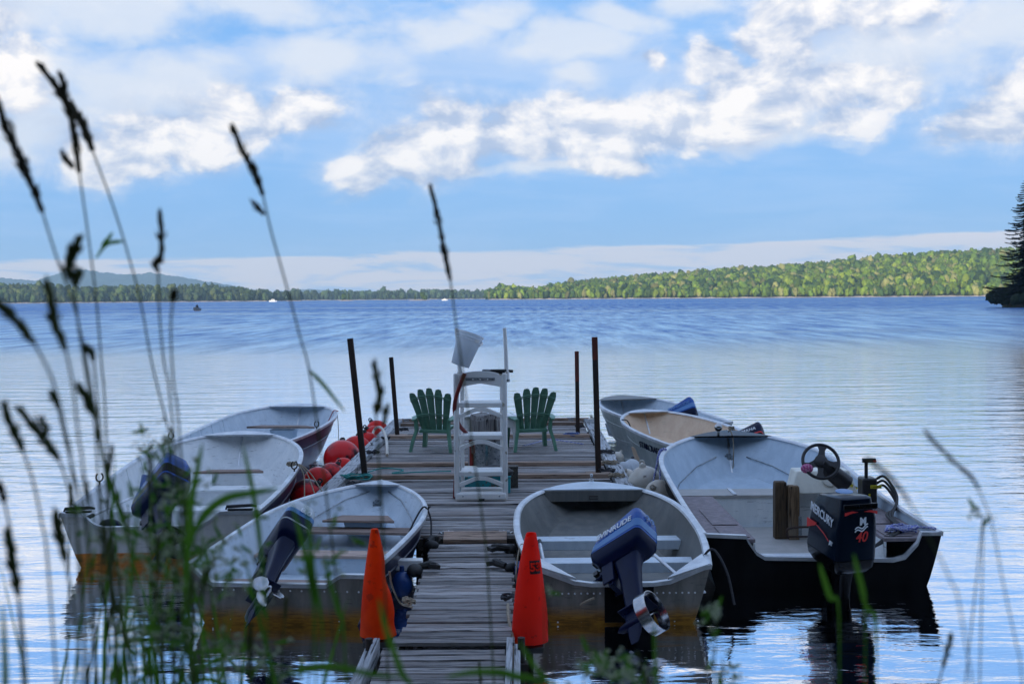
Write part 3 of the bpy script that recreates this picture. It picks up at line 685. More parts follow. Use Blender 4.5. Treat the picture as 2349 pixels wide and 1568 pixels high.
# fisherman in a small boat
def fisher():
    p = on_z(451, 712.5, 0); t = empty('fishing_boat', tuple(p), R(8)); tag(t, 'small distant motorboat carrying a dark seated figure', 'boat'); t.scale = (1.2, 1.2, 1.2)
    m = MB()
    rings = []
    for s in (0, .3, .6, .8, .92, 1.0):
        b_ = 0.85 * (1 - s ** 3.0) ** 0.8; z1 = 0.50 + 0.35 * s * s; y = -2.0 + 4.2 * (1 - s) if False else 2.1 - 4.2 * s
        rings.append([Vector((-b_, y, z1)), Vector((-b_ * .8, y, 0.0)), Vector((0, y, -0.1)), Vector((b_ * .8, y, 0.0)), Vector((b_, y, z1)), Vector((b_ * .85, y, z1)), Vector((0, y, 0.15)), Vector((-b_ * .85, y, z1))])
    m.loft(rings); m.build('hull', MT['old_alu'], t)
    m = MB(); m.box((0, 0.9, 0.42), (1.3, 0.3, 0.06)); m.build('seat', MT['alu'], t)
    m = MB(); m.box((0, 2.15, 0.75), (0.3, 0.35, 0.45)); m.box((0, 2.2, 0.3), (0.12, 0.2, 0.7)); m.build('motor', MT['mblack'], t, bevel=0.04)
    # person: one continuous skinned body, seated
    J = [(0, 0.95, 0.55), (0, 0.93, 0.85), (0, 0.90, 1.08), (0, 0.88, 1.24), (0, 0.86, 1.40),
         (0.2, 0.93, 1.02), (0.26, 0.75, 0.80), (0.16, 0.52, 0.74), (-0.2, 0.93, 1.02), (-0.3, 1.05, 0.80), (-0.28, 1.35, 0.76),
         (0.13, 0.50, 0.55), (0.14, 0.42, 0.18), (-0.13, 0.50, 0.55), (-0.14, 0.42, 0.18)]
    E = [(0, 1), (1, 2), (2, 3), (3, 4), (2, 5), (5, 6), (6, 7), (2, 8), (8, 9), (9, 10), (0, 11), (11, 12), (0, 13), (13, 14)]
    RR = [.17, .17, .15, .07, .12, .075, .055, .045, .075, .055, .045, .09, .06, .09, .06]
    me = bpy.data.meshes.new('person'); me.from_pydata(J, E, []); me.materials.append(MT['cloth'])
    o = bpy.data.objects.new('person', me); COL.objects.link(o)
    o.modifiers.new('skin', 'SKIN'); o.modifiers.new('sub', 'SUBSURF').levels = 1; o.modifiers['sub'].render_levels = 1
    for i, r_ in enumerate(RR): me.skin_vertices[0].data[i].radius = (r_, r_)
    me.skin_vertices[0].data[0].use_root = True
    o.location = p; o.scale = (1.2, 1.2, 1.2); o.rotation_euler = (0, 0, R(8)); tag(o, 'dark clothed figure seated in the small distant motorboat', 'person')
MT['cloth'] = simple('dark_clothes', (0.015, 0.018, 0.03), (0.03, 0.03, 0.04), 0.9, 0, 5)
fisher()

# ================================================================ haze (air)
hz = MB(); hz.box((0, 4260, 145), (18000, 9600, 0.0 + 292)); ho = hz.build('haze', None) if False else None
me = bpy.data.meshes.new('haze'); x0, x1, y0, y1, z0, z1 = -9000, 9000, -950, 9000, -2.9, 330
me.from_pydata([(x, y, z) for z in (z0, z1) for y in (y0, y1) for x in (x0, x1)], [], [(0, 2, 3, 1), (4, 5, 7, 6), (0, 1, 5, 4), (1, 3, 7, 5), (3, 2, 6, 7), (2, 0, 4, 6)])
hm = bpy.data.materials.new('air'); hm.use_nodes = True; ht = hm.node_tree; ht.nodes.clear()
pv = ht.nodes.new('ShaderNodeVolumePrincipled'); pv.inputs['Color'].default_value = (0.50, 0.76, 1.0, 1); pv.inputs['Density'].default_value = 0.00012; pv.inputs['Anisotropy'].default_value = 0.0
ouh = ht.nodes.new('ShaderNodeOutputMaterial'); ht.links.new(pv.outputs[0], ouh.inputs['Volume'])
me.materials.append(hm); ho = bpy.data.objects.new('haze', me); COL.objects.link(ho); ho['kind'] = 'stuff'; ho.display_type = 'WIRE'
# ================================================================ DOCK
DZ = 0.30
def plank_parts(parent, name, y0, y1, x0, x1, w, mat, z=DZ, gap=0.017, skip=(), seed=1):
    r_ = random.Random(seed); y = y0; meshes = []
    for k in range(4):
        m = MB(); nseg = 6; L = x1 - x0; rings = []
        for i in range(nseg + 1):
            x = -L / 2 + L * i / nseg; dz = r_.uniform(-0.002, 0.002); dw = r_.uniform(-0.003, 0.002)
            rings.append([Vector((x, -w / 2 + gap / 2 - dw, -0.038)), Vector((x, -w / 2 + gap / 2 - dw, dz - 0.006)), Vector((x, -w / 2 + gap / 2 - dw + 0.006, dz)), Vector((x, w / 2 - gap / 2 - 0.006, dz)), Vector((x, w / 2 - gap / 2, dz - 0.006)), Vector((x, w / 2 - gap / 2, -0.038))])
        m.loft(rings); o = m.build(name, mat, parent); meshes.append(o.data); bpy.data.objects.remove(o)
    while y + w <= y1 + 1e-6:
        o = bpy.data.objects.new(name, r_.choice(meshes)); COL.objects.link(o); o.parent = parent
        o.location = (( x0 + x1) / 2 + r_.uniform(-0.02, 0.02), y + w / 2, z + r_.uniform(-0.007, 0.005)); o.rotation_euler = (r_.uniform(-0.02, 0.02), r_.uniform(-0.003, 0.003), r_.uniform(-0.004, 0.004))
        o.scale = (1, 1 - r_.uniform(0, 0.04), 1)
        y += w
PXL, PXR = -2.62, 1.44      # wide platform
def build_dock():
    t = empty('dock', (0, 0, 0)); tag(t, 'wide weathered grey plank dock with raised brown cross boards', 'dock')
    rows = [17.55, 18.85, 22.65, 24.85]
    segs = [(15.55, 17.5), (17.72, 18.80), (19.02, 22.60), (22.82, 24.80), (25.0, 25.62)]
    for i, (a, b) in enumerate(segs): plank_parts(t, 'plank', a, b, PXL + 0.24, PXR - 0.24, (b - a) / round((b - a) / 0.145), MT['plank'], seed=i + 3)
    for i, y in enumerate(rows + [25.70]):
        m = MB(); m.box((0, 0, 0), (PXR - PXL - (0.5 if i < 4 else 0.2), 0.15, 0.075)); m.build('cross_board', MT['plank_brown'], t, bevel=0.006, loc=((PXL + PXR) / 2, y + 0.09, DZ + 0.035))
        m = MB(); m.box((0, 0, 0), (PXR - PXL - 0.5, 0.11, 0.03)); m.build('cross_board', MT['plank'], t, loc=((PXL + PXR) / 2, y - 0.055, DZ + 0.0))
    for x in (PXL + 0.11, PXR - 0.11):
        for (a, b) in ((15.5, 17.4), (17.45, 18.7), (18.75, 22.5), (22.6, 24.7), (24.75, 25.78)):
            m = MB(); m.box((0, 0, 0), (0.2, b - a, 0.09)); m.build('side_rail', MT['beam'], t, bevel=0.008, loc=(x, (a + b) / 2, DZ + 0.02))
    for x in (PXL + 0.06, PXL + 1.4, PXR - 1.4, PXR - 0.06):
        m = MB(); m.box((0, 0, 0), (0.06, 10.2, 0.22)); m.build('joist', MT['darkwood'], t, loc=(x, 20.65, DZ - 0.155))
    m = MB()
    for (x, y) in ((PXL + .5, 16.6), (PXR - .5, 16.6), (PXL + .5, 20.6), (PXR - .5, 20.6), (PXL + .5, 24.8), (PXR - .5, 24.8)): m.box((x, y, 0.02), (0.9, 1.1, 0.24))
    m.build('float', MT['rubber'], t)
    # middle section between the front boats
    for i, (a, b) in enumerate(((13.46, 15.5),)):
        plank_parts(t, 'plank', a, b, -1.12, 0.08, 0.14, MT['plank'], z=DZ, seed=20)
    for x in (-1.10, 0.06):
        m = MB(); m.box((0, 0, 0), (0.06, 2.05, 0.2)); m.build('joist', MT['darkwood'], t, loc=(x, 14.48, DZ - 0.145))
    return t
DOCK = build_dock()
def build_walk():
    t = empty('walkway', (0, 0, 0)); tag(t, 'narrow dark plank walkway leading from the shore to the dock', 'walkway')
    plank_parts(t, 'plank', 9.42, 13.30, -0.93, -0.09, 0.134, MT['plank'], z=DZ - 0.03, seed=31)
    plank_parts(t, 'plank', 5.6, 9.36, -1.02, -0.13, 0.145, MT['plank'], z=DZ - 0.04, seed=32)
    for x in (-0.90, -0.12):
        m = MB(); m.box((0, 0, 0), (0.05, 3.95, 0.18)); m.build('joist', MT['darkwood'], t, loc=(x, 11.35, DZ - 0.165))
    for x, z_ in ((-1.08, DZ - .02), (-1.135, DZ - 0.07), (-0.105, DZ - 0.02), (-0.05, DZ - 0.07)):
        m = MB(); m.box((0, 0, 0), (0.045, 3.8, 0.13)); m.build('side_rail', MT['beam'], t, bevel=0.006, loc=(x, 7.45, z_ - 0.03))
    m = MB(); m.box((0, 0, 0), (0.90, 0.12, 0.03), (0.06, 0, 0)); m.build('threshold_board', MT['plank'], t, bevel=0.004, loc=(-0.52, 9.39, DZ - .03))
    m = MB(); m.box((0, 0, 0), (0.66, 0.20, 0.045), (0.28, 0, 0)); m.build('step_board', MT['plank_brown'], t, bevel=0.004, loc=(-0.50, 13.30, DZ + 0.012))
    m = MB(); m.box((0, 0, 0), (1.16, 0.10, 0.12)); m.build('end_beam', MT['darkwood'], t, loc=(-0.52, 13.40, DZ - 0.075))
    for x in (-0.80, -0.20):
        m = MB(); m.box((0, 0, 0.004), (0.20, 0.05, 0.008)); m.tube([(-.06, 0, .016), (.06, 0, .016)], 0.013, 8)
        m.loft([[Vector((-.07, .02, 0)), Vector((.07, .02, 0)), Vector((0, .13, 0))], [Vector((-.07, .02, .008)), Vector((.07, .02, .008)), Vector((0, .13, .008))]])
        m.loft([[Vector((-.07, -.02, 0)), Vector((0, -.13, 0)), Vector((.07, -.02, 0))], [Vector((-.07, -.02, .008)), Vector((0, -.13, .008)), Vector((.07, -.02, .008))]])
        for (a, b) in ((-.085, 0), (.085, 0), (0, .09), (0, -.09)): m.ball((a, b, .01), 0.012, 8, 5)
        m.build('hinge', MT['steel'], t, loc=(x, 13.56, DZ + 0.004))
    # pipe posts with their dark feet
    for (x, y) in ((-1.12, 9.2), (-0.02, 9.2), (-1.0, 13.1), (-0.03, 13.1)):
        m = MB(); m.tube([(0, 0, -1.2), (0, 0, 0.35)], 0.028, 10); m.box((0, 0, 0.12), (0.1, 0.12, 0.1)); m.build('pipe_leg', MT['iron'], t, loc=(x, y, 0))
    return t
WALK = build_walk()
def cleat(x, y, z, rz, label, parent=None):
    m = MB(); m.tube([(-.09, 0, .05), (-.05, 0, .042), (.05, 0, .042), (.09, 0, .05)], [.008, .013, .013, .008], 8)
    m.tube([(-.03, 0, 0), (-.03, 0, .04)], .011, 8); m.tube([(.03, 0, 0), (.03, 0, .04)], .011, 8); m.box((0, 0, .003), (.11, .04, .008))
    o = m.build('cleat', MT['galv'], None, True, loc=(x, y, z), rot=(0, 0, rz)); tag(o, label, 'cleat'); return o
# black rubber bumpers / knots along the walkway
def bumper(x, y, z, s, rz, label):
    m = MB(); m.ball((0, 0, 0), 0.075 * s, 12, 8, (1.0, 1.3, 0.8)); m.tube([(0.02, 0.05, 0.02), (0.14, 0.06, 0.04), (0.19, 0.03, 0.05)], [0.03, 0.04, 0.015], 8); m.box((0.17, 0.05, 0.03), (0.10, 0.11, 0.04), (0, 0.2, 0.3))
    o = m.build('rubber_bumper', MT['rubber'], None, True, loc=(x, y, z), rot=(0, 0, rz)); tag(o, label, 'bumper')
bumper(-1.00, 11.75, DZ + 0.0, 1.0, 0, 'black rubber bumper on the left walkway edge beside the blue fender')
bumper(-0.93, 12.95, DZ + 0.0, 0.8, 1.2, 'small black bumper at the left far end of the walkway')
bumper(-0.13, 12.7, DZ + 0.0, 0.9, 3.3, 'black bumper on the right walkway edge nearest the dock')
bumper(-0.12, 11.85, DZ + 0.0, 0.7, 2.4, 'round black bumper on the right walkway edge halfway along')
# blue fender + white block
m = MB(); m.ball((0, 0, 0), 0.10, 20, 12, (1, 1, 1.25)); m.tube([(0, 0, .11), (0, 0, .17)], 0.022, 8); o = m.build('fender', MT['bluefab'], None, True, loc=(-1.12, 11.75, 0.17)); tag(o, 'round blue fender floating left of the walkway', 'fender')
m = MB(); m.box((0, 0, 0), (0.30, 0.12, 0.10)); o = m.build('foam_block', MT['white'], None, bevel=0.01, loc=(-1.10, 12.02, 0.30)); tag(o, 'small white foam block above the blue fender', 'block')
m = MB(); m.box((0, 0, 0), (0.10, 0.3, 0.16)); o = m.build('foam_block', MT['bluefab'], None, bevel=0.01, loc=(-0.03, 11.9, 0.24)); tag(o, 'small blue block between the walkway and the front right boat', 'block')

# ================================================================ posts on the dock
def post(px, pyb, pxt, pyt, w, label, redtop):
    b = on_z(px, pyb, DZ); tp = at(pxt, pyt, b.y); t = empty('mooring_post', (b.x, b.y, DZ)); tag(t, label, 'post')
    v = tp - Vector((b.x, b.y, DZ)); m = MB(); m.tube([(-v.x * .35, 0, -.9), (0, 0, 0), v], w * 0.7, 4); o = m.build('shaft', MT['iron'], t, bevel=0.004)
    if redtop:
        m = MB(); m.tube([v * (1 - redtop), v * 1.004], w * 0.7 + 0.002, 4); m.build('painted_top', MT['postred'], t, bevel=0.004)
    m = MB(); m.box((0, 0, .02), (w * 4.5, w * 2.6, 0.05)); m.build('base_block', MT['plank_brown'], t, bevel=0.005, loc=(0, 0.06, 0.0))
MT['postred'] = simple('rust_red_paint', (0.16, 0.022, 0.014), (0.07, 0.018, 0.014), 0.6, 0, 5, (1, 1, .3))
post(838, 1100, 803, 776, 0.078, 'tall leaning black post at the near left of the dock', 0)
post(912, 1003, 897, 819, 0.075, 'shorter leaning black post at the far left of the dock', 0)
post(1373, 1091, 1364, 774, 0.078, 'tall upright post with rust red top at the near right of the dock', 0.16)
post(1325.5, 1001, 1323, 806, 0.072, 'shorter dark post at the far right of the dock', 0.35)

# ================================================================ chairs
def chair(px, py, rz, label, flip=1):
    b = on_z(px, py, DZ); t = empty('garden_chair', (b.x, b.y, DZ + .003), rz); tag(t, label, 'chair', 'green resin garden chairs on the dock')
    # +Y faces the lake, the back leans towards -Y
    nsl = 5
    for k in range(nsl):
        u = k - 2; a = u * 0.088; x0 = u * 0.088; m = MB(); rings = []
        for i in range(9):
            f = i / 8; zz = 0.34 + 0.70 * f - 0.022 * u * u * f; w = 0.083 + 0.056 * f
            if i == 8: w *= 0.62
            xc = x0 + math.sin(a) * 0.72 * f; yy = -0.16 - 0.26 * f + 0.012 * u * u; th = .012
            rings.append([Vector((xc - w / 2, yy + 0.02, zz)), Vector((xc, yy + 0.012, zz + (0.012 if i == 8 else 0))), Vector((xc + w / 2, yy + 0.02, zz)), Vector((xc + w / 2, yy + 0.02 - th, zz)), Vector((xc, yy - th, zz + (0.012 if i == 8 else 0))), Vector((xc - w / 2, yy + 0.02 - th, zz))])
        m.loft(rings); m.build('back_slat', MT['green'], t, True)
    m = MB()
    for (f, n) in ((0.0, 0), (0.36, 1), (0.40, 1), (0.80, 1), (0.84, 1)):
        pts = []
        for i in range(13):
            u = -2.45 + 4.9 * i / 12; a = u * 0.088; zz = 0.34 + 0.70 * f - 0.018 * u * u * f
            pts.append((u * 0.088 + math.sin(a) * 0.72 * f, -0.16 - 0.26 * f + 0.012 * u * u - 0.016, zz))
        m.tube(pts, 0.011 if n else 0.02, 6)
    m.build('back_rib', MT['green'], t, True)
    m = MB(); rings = []
    for i in range(8):
        f = i / 7; y = -0.20 + 0.60 * f; z = 0.335 + 0.05 * f + 0.03 * math.sin(f * 3.1) - (0.03 if i == 7 else 0); hw = 0.24 + 0.03 * f
        rings.append([Vector((-hw, y, z - .04)), Vector((-hw, y, z)), Vector((hw, y, z)), Vector((hw, y, z - .04))])
    m.loft(rings); m.build('seat', MT['green'], t, bevel=0.006)
    for s in (-1, 1):
        m = MB(); m.loft([[Vector((s * (0.27 + dx), y, z - .012)), Vector((s * (0.27 + dx + w_), y, z - .02)), Vector((s * (0.27 + dx + w_), y, z)), Vector((s * (0.27 + dx), y, z + .012))] for y, z, dx, w_ in ((-0.30, 0.52, 0.0, 0.06), (-0.1, 0.55, 0.0, 0.12), (0.15, 0.56, -0.01, 0.14), (0.38, 0.56, -0.01, 0.13), (0.44, 0.55, 0.0, 0.08))])
        m.build('armrest', MT['green'], t, True)
        m = MB(); m.loft([[Vector((s * (x - .025), y - d_, z)), Vector((s * (x + .025), y - d_, z)), Vector((s * (x + .02), y + d_, z)), Vector((s * (x - .02), y + d_, z))] for x, y, z, d_ in ((0.34, -0.34, 0.0, .03), (0.31, -0.30, 0.18, .035), (0.27, -0.22, 0.34, .05), (0.28, -0.24, 0.52, .04))])
        m.build('rear_leg', MT['green'], t, True)
        m = MB(); m.loft([[Vector((s * (x - .03), y - d_, z)), Vector((s * (x + .03), y - d_, z)), Vector((s * (x + .03), y + d_, z)), Vector((s * (x - .03), y + d_, z))] for x, y, z, d_ in ((0.33, 0.40, 0.0, .045), (0.31, 0.38, 0.25, .05), (0.31, 0.34, 0.55, .06))])
        m.build('front_leg', MT['green'], t, True)
    return t
chair(1002, 1032, R(-13), 'left green resin garden chair with white table at its right')
chair(1218, 1030, R(12), 'right green resin garden chair nearer the rust topped posts')
def table():
    b = on_z(1118, 1029, DZ); t = empty('side_table', (b.x, b.y, DZ + .003)); tag(t, 'low white plastic table behind the ladder between the green chairs', 'table')
    m = MB(); rings = []
    for z, hw, hd in ((0.50, .50, .24), (0.53, .555, .27), (0.56, .56, .275), (0.57, .54, .26)):
        rings.append([Vector((sx * hw * cx, sy * hd * cy, z)) for sx, sy, cx, cy in ((-1, -1, 1, .8), (-1, -1, .93, 1), (1, -1, .93, 1), (1, -1, 1, .8), (1, 1, 1, .8), (1, 1, .93, 1), (-1, 1, .93, 1), (-1, 1, 1, .8))])
    m.loft(rings); m.build('table_top', MT['white'], t, True)
    m = MB(); m.box((0, -0.235, 0.44), (0.96, 0.015, 0.14)); m.box((0, 0.235, 0.44), (0.96, 0.015, 0.14)); m.box((-.50, 0, 0.44), (0.015, 0.46, 0.14)); m.box((.50, 0, 0.44), (0.015, 0.46, 0.14)); m.build('apron', MT['white'], t, bevel=0.005)
    for sx in (-1, 1):
        for sy in (-1, 1):
            m = MB(); m.loft([[Vector((sx * (x - w_), sy * .22 - .03, z)), Vector((sx * (x + w_), sy * .22 - .03, z)), Vector((sx * (x + w_), sy * .22 + .02, z)), Vector((sx * (x - w_), sy * .22 + .02, z))] for x, z, w_ in ((.46, 0.0, .03), (.475, 0.15, .035), (.47, 0.30, .05), (.46, 0.42, .075), (.44, .50, .09))]); m.build('leg', MT['white'], t, True)
table()

# ================================================================ piling and the things round it
def piling():
    b = on_z(1118, 1077, DZ); t = empty('piling', (b.x, b.y, DZ)); tag(t, 'thick weathered wooden piling wrapped in sheet metal behind the ladder', 'piling')
    m = MB(); rings = []
    rr = random.Random(5); off_ = [rr.uniform(-.02, .012) for _ in range(26)]
    for z in (-1.0, 0.3, 0.5, 0.74, 0.80, 0.805):
        rad = 0.262 if z < 0.8 else 0.24
        rings.append([Vector(((rad + off_[k]) * math.cos(k * 2 * math.pi / 26), (rad + off_[k]) * math.sin(k * 2 * math.pi / 26), z + 0.02 * math.sin(k))) for k in range(26)])
    m.loft(rings); m.build('timber', MT['pilewood'], t)
    m = MB(); rings = [[Vector((0.275 * math.cos(a * 2 * math.pi / 30), 0.275 * math.sin(a * 2 * math.pi / 30), z)) for a in range(30)] for z in (0.01, 0.44)]
    m.loft(rings, cap=False); m.build('metal_sheath', MT['galv'], t, True)
    m = MB(); m.box((0.0, -0.278, 0.225), (0.035, 0.012, 0.43)); m.build('seam_strip', MT['steel'], t)
piling()
b = on_z(1112, 1129, DZ)
def crate(label, c, size, mat, nm='box', lid=None):
    t = empty(nm, c); tag(t, label, 'box'); m = MB(); w, d_, h = size
    th = .015
    for (cx, cy, sx, sy) in ((0, -d_ / 2 + th / 2, w, th), (0, d_ / 2 - th / 2, w, th), (-w / 2 + th / 2, 0, th, d_ - 2 * th), (w / 2 - th / 2, 0, th, d_ - 2 * th)): m.box((cx, cy, h / 2), (sx, sy, h))
    m.box((0, 0, .012), (w - 2 * th, d_ - 2 * th, .02)); m.build('body', mat, t, bevel=0.004)
    m = MB(); m.box((0, 0, h + .012), (w * 1.03, d_ * 1.03, .022)); m.build('lid', lid or mat, t, bevel=0.004)
    return t
crate('turquoise painted wooden box standing inside the foot of the ladder', (b.x, b.y + .10, DZ), (0.66, 0.34, 0.19), MT['turq'], lid=MT['turq'])
m = MB(); m.loft([[Vector((math.cos(a) * r_ * 1.5, math.sin(a) * r_, z)) for a in [k * math.pi / 8 for k in range(16)]] for r_, z in ((.16, 0), (.17, .05), (.12, .10), (.03, .13))])
o = m.build('folded_tarp', MT['rubber'], None, True, loc=(b.x + .12, b.y + .08, DZ + .216)); tag(o, 'black folded tarp lying on the turquoise box', 'tarp')
crate('small dark box on the dock right of the ladder', (on_z(1177, 1123, DZ).x, 16.9, DZ), (0.13, 0.2, 0.26), MT['darkwood'])
m = MB(); m.box((0, 0, .09), (.06, .09, .22), taper=.6); m.ball((0, -.02, -.0), .03, 10, 6); o = m.build('bottle', MT['hose'], None, True, loc=(on_z(1047, 1135, DZ).x, 16.0, DZ + .03)); tag(o, 'small red bottle on the dock left of the ladder foot', 'bottle')
m = MB(); m.box((0, 0, .05), (.22, .3, .10)); o = m.build('cushion', MT['cream'], None, bevel=.03, loc=(on_z(1082, 1072, DZ).x, 18.2, DZ)); tag(o, 'small cream float cushion left of the piling behind the ladder', 'cushion')
m = MB(); m.tube([(0, 0, .05), (0, .0, .42)], .035, 10); m.tube([(0, 0, .0), (0, .0, .05)], .045, 10); o = m.build('hand_pump', MT['hose'], None, True, loc=(on_z(1088, 1062, DZ).x, 18.45, DZ)); tag(o, 'red tube pump standing left of the piling', 'pump')

# ================================================================ pool ladder
def ladder():
    b = on_z(1111, 1147, DZ); Y = b.y; s = FPX / Y      # px per metre there
    X = lambda px: (px - 1111) / s
    Z = lambda py: (1147 - py) / s
    t = empty('pool_ladder', (b.x, Y, DZ)); tag(t, 'white plastic pool ladder with tall rails standing on the dock', 'ladder')
    W = MT['white']
    for sx in (-1, 1):
        xo = sx * X(1111 + 55)
        m = MB(); m.box((0, 0, Z(853) / 2 + .02), (.066, .10, Z(853) - .04)); m.build('upright', W, t, bevel=.018, loc=(xo - (0.035 if sx > 0 else 0.04), 0, 0))
        m = MB(); m.box((0, 0, Z(870) / 2), (.05, .07, Z(870))); m.build('rear_upright', W, t, bevel=.012, loc=(xo * 0.86 - .035, 0.46, 0), rot=(R(-3.5), 0, 0))
        xr = X(1164.5) if sx > 0 else X(1057)
        lean = -0.02 if sx > 0 else -0.035
        m = MB(); m.tube([(0, 0, Z(872)), (0, 0, Z(850))], .036, 12); m.tube([(0, 0, Z(850)), (lean * .4, 0, Z(800)), (lean, 0, Z(750))], [.026, .024, .022], 12); m.build('rail', W, t, True, loc=(xr, 0, 0))
        m = MB(); m.tube([(0, 0, Z(874)), (0, 0, Z(868))], .042, 12); m.build('rail_collar', MT['galv'], t, True, loc=(xr, 0, 0))
    def arch(zc, rise, nm='tread_front', hh=.035, z1=None):
        m = MB(); w = X(1111 + 50); n = 12; top = z1
        pts = [(-w + 2 * w * i / n) for i in range(n + 1)]
        def prof(x):
            u = abs(x) / w; return zc + rise * (1 - max(0, (u - .22) / .78))
        ring0 = [Vector((x, -.05, prof(x))) for x in pts] + [Vector((x, -.05, prof(x) - hh)) for x in reversed(pts)]
        ring1 = [Vector((x, .03, v.z)) for x, v in zip(pts + list(reversed(pts)), ring0)]
        m.loft([ring0, ring1]); m.build(nm, W, t, bevel=.004)
    for (yb, yt, yr) in ((943, 921, 915), (1034, 995, 985), (1114, 1079, 1074)):
        zt = Z(yt); m = MB(); m.box((0, -.01, zt - .03), (2 * X(1111 + 50), .09, .055)); m.build('tread_bar', W, t, bevel=.006, loc=(-.036, 0, 0))
        m = MB(); m.box((0, 0.20, 0), (2 * X(1111 + 47), .34, .035)); m.build('tread', W, t, bevel=.006, loc=(-.036, 0, zt - .02))
        m = MB(); w = X(1111 + 50); n = 12; pts = [(-w + 2 * w * i / n) for i in range(n + 1)]
        prof = lambda x: zt - .165 + .085 * (1 - max(0, (abs(x) / w - .22) / .78))
        r0 = [Vector((x, -.06, prof(x) + .02)) for x in pts] + [Vector((x, -.06, prof(x) - .03)) for x in reversed(pts)]
        m.loft([r0, [Vector((v.x, .02, v.z)) for v in r0]]); m.build('tread_arch', W, t, loc=(-.036, 0, 0), bevel=.004)
    # top platform with moulded grips
    zt = Z(858); m = MB(); w = X(1111 + 50); n = 12; pts = [(-w + 2 * w * i / n) for i in range(n + 1)]
    r0 = [Vector((x, -.05, zt + .05 - .05 * (abs(x) / w) ** 3)) for x in pts] + [Vector((x, -.05, zt - .10 - .045 * abs(x) / w)) for x in reversed(pts)]
    m.loft([r0, [Vector((v.x, .03, v.z)) for v in r0]]); m.build('platform_front', W, t, loc=(-.036, 0, 0), bevel=.006)
    m = MB(); m.box((0, .24, zt - .0), (2 * w, .42, .04)); m.build('platform', W, t, loc=(-.036, 0, 0), bevel=.008)
    m = MB(); m.box((0, -.056, zt - .045), (.36, .016, .035)); m.build('grip_slot', MT['galv'], t, loc=(-.036, 0, 0), bevel=.004)
    for k in (-.09, 0, .09):
        m = MB(); m.ball((k, -.068, zt - .05), .010, 8, 6); m.build('stud', W, t, loc=(-.036, 0, 0))
    m = MB(); m.box((0, -.01, .055), (2 * X(1111 + 60), .10, .11)); m.build('base', W, t, bevel=.03, loc=(-.036, 0, 0))
    m = MB(); m.box((0, 0.46, .05), (.52, .09, .09)); m.build('rear_base', W, t, bevel=.02, loc=(-.036, 0, 0))
    m = MB(); m.box((0, -.065, .02), (.07, .012, .022)); m.build('latch', MT['black'], t, loc=(-.03, 0, 0))
    for k in (-.26, .19):
        m = MB(); m.ball((k, -.062, .06), .010, 8, 6); m.build('screw', MT['galv'], t)
    # things on it
    def wp(px, py, dy): return Vector((b.x + X(px), Y + dy, DZ + Z(py)))
    p = spline([wp(1069, 853, -.08), wp(1058, 880, -.09), wp(1047, 915, -.08), wp(1045, 945, .0), wp(1054, 975, .12), wp(1070, 1000, .30), wp(1080, 1030, .60), wp(1078, 1062, 1.2)])
    m = MB(); m.tube(p, .026, 10); o = m.build('hose', MT['hose'], None, True); tag(o, 'thick dark red hose looped over the left upright of the ladder', 'hose')
    c0 = wp(1135, 854, .02); t2 = empty('scrub_brush', tuple(c0)); tag(t2, 'black handled brush lying on top of the ladder', 'brush')
    m = MB(); m.box((.06, 0, .02), (.20, .10, .055)); m.tube([(.15, 0, .03), (.24, .01, .02)], .02, 8); m.build('handle', MT['black'], t2, bevel=.008)
    m = MB(); m.box((-.09, 0, .018), (.10, .11, .06)); m.build('scraper_block', MT['galv'], t2, bevel=.004)
    # tilted pail on the left rail
    t3 = empty('pail', tuple(wp(1072, 798, -.19))); tag(t3, 'white plastic pail hanging tilted on the left rail of the ladder', 'bucket'); t3.rotation_euler = (R(-8), R(19), 0)
    m = MB(); prof = [(.108, -.20), (.112, -.195), (.148, .10), (.150, .11), (.160, .112), (.160, .125), (.152, .13), (.154, .145), (.165, .147), (.165, .158), (.155, .162), (.157, .185), (.170, .188), (.170, .205), (.158, .205), (.150, .10), (.105, -.185), (.0005, -.185)]
    rings = []
    for r_, z in [(.0005, -.20)] + prof: rings.append([Vector((r_ * math.cos(k * 2 * math.pi / 32), r_ * math.sin(k * 2 * math.pi / 32), z)) for k in range(32)])
    m.loft(rings, cap=False); m.build('shell', MT['pail'], t3, True)
    m = MB(); m.tube([(.165, -.02, .14), (.17, -.06, .12), (.15, -.10, .09)], .012, 8); m.box((.105, -.125, .128), (.05, .02, .035)); m.build('handle_lug', MT['white'], t3, True)
    return b
ladder()

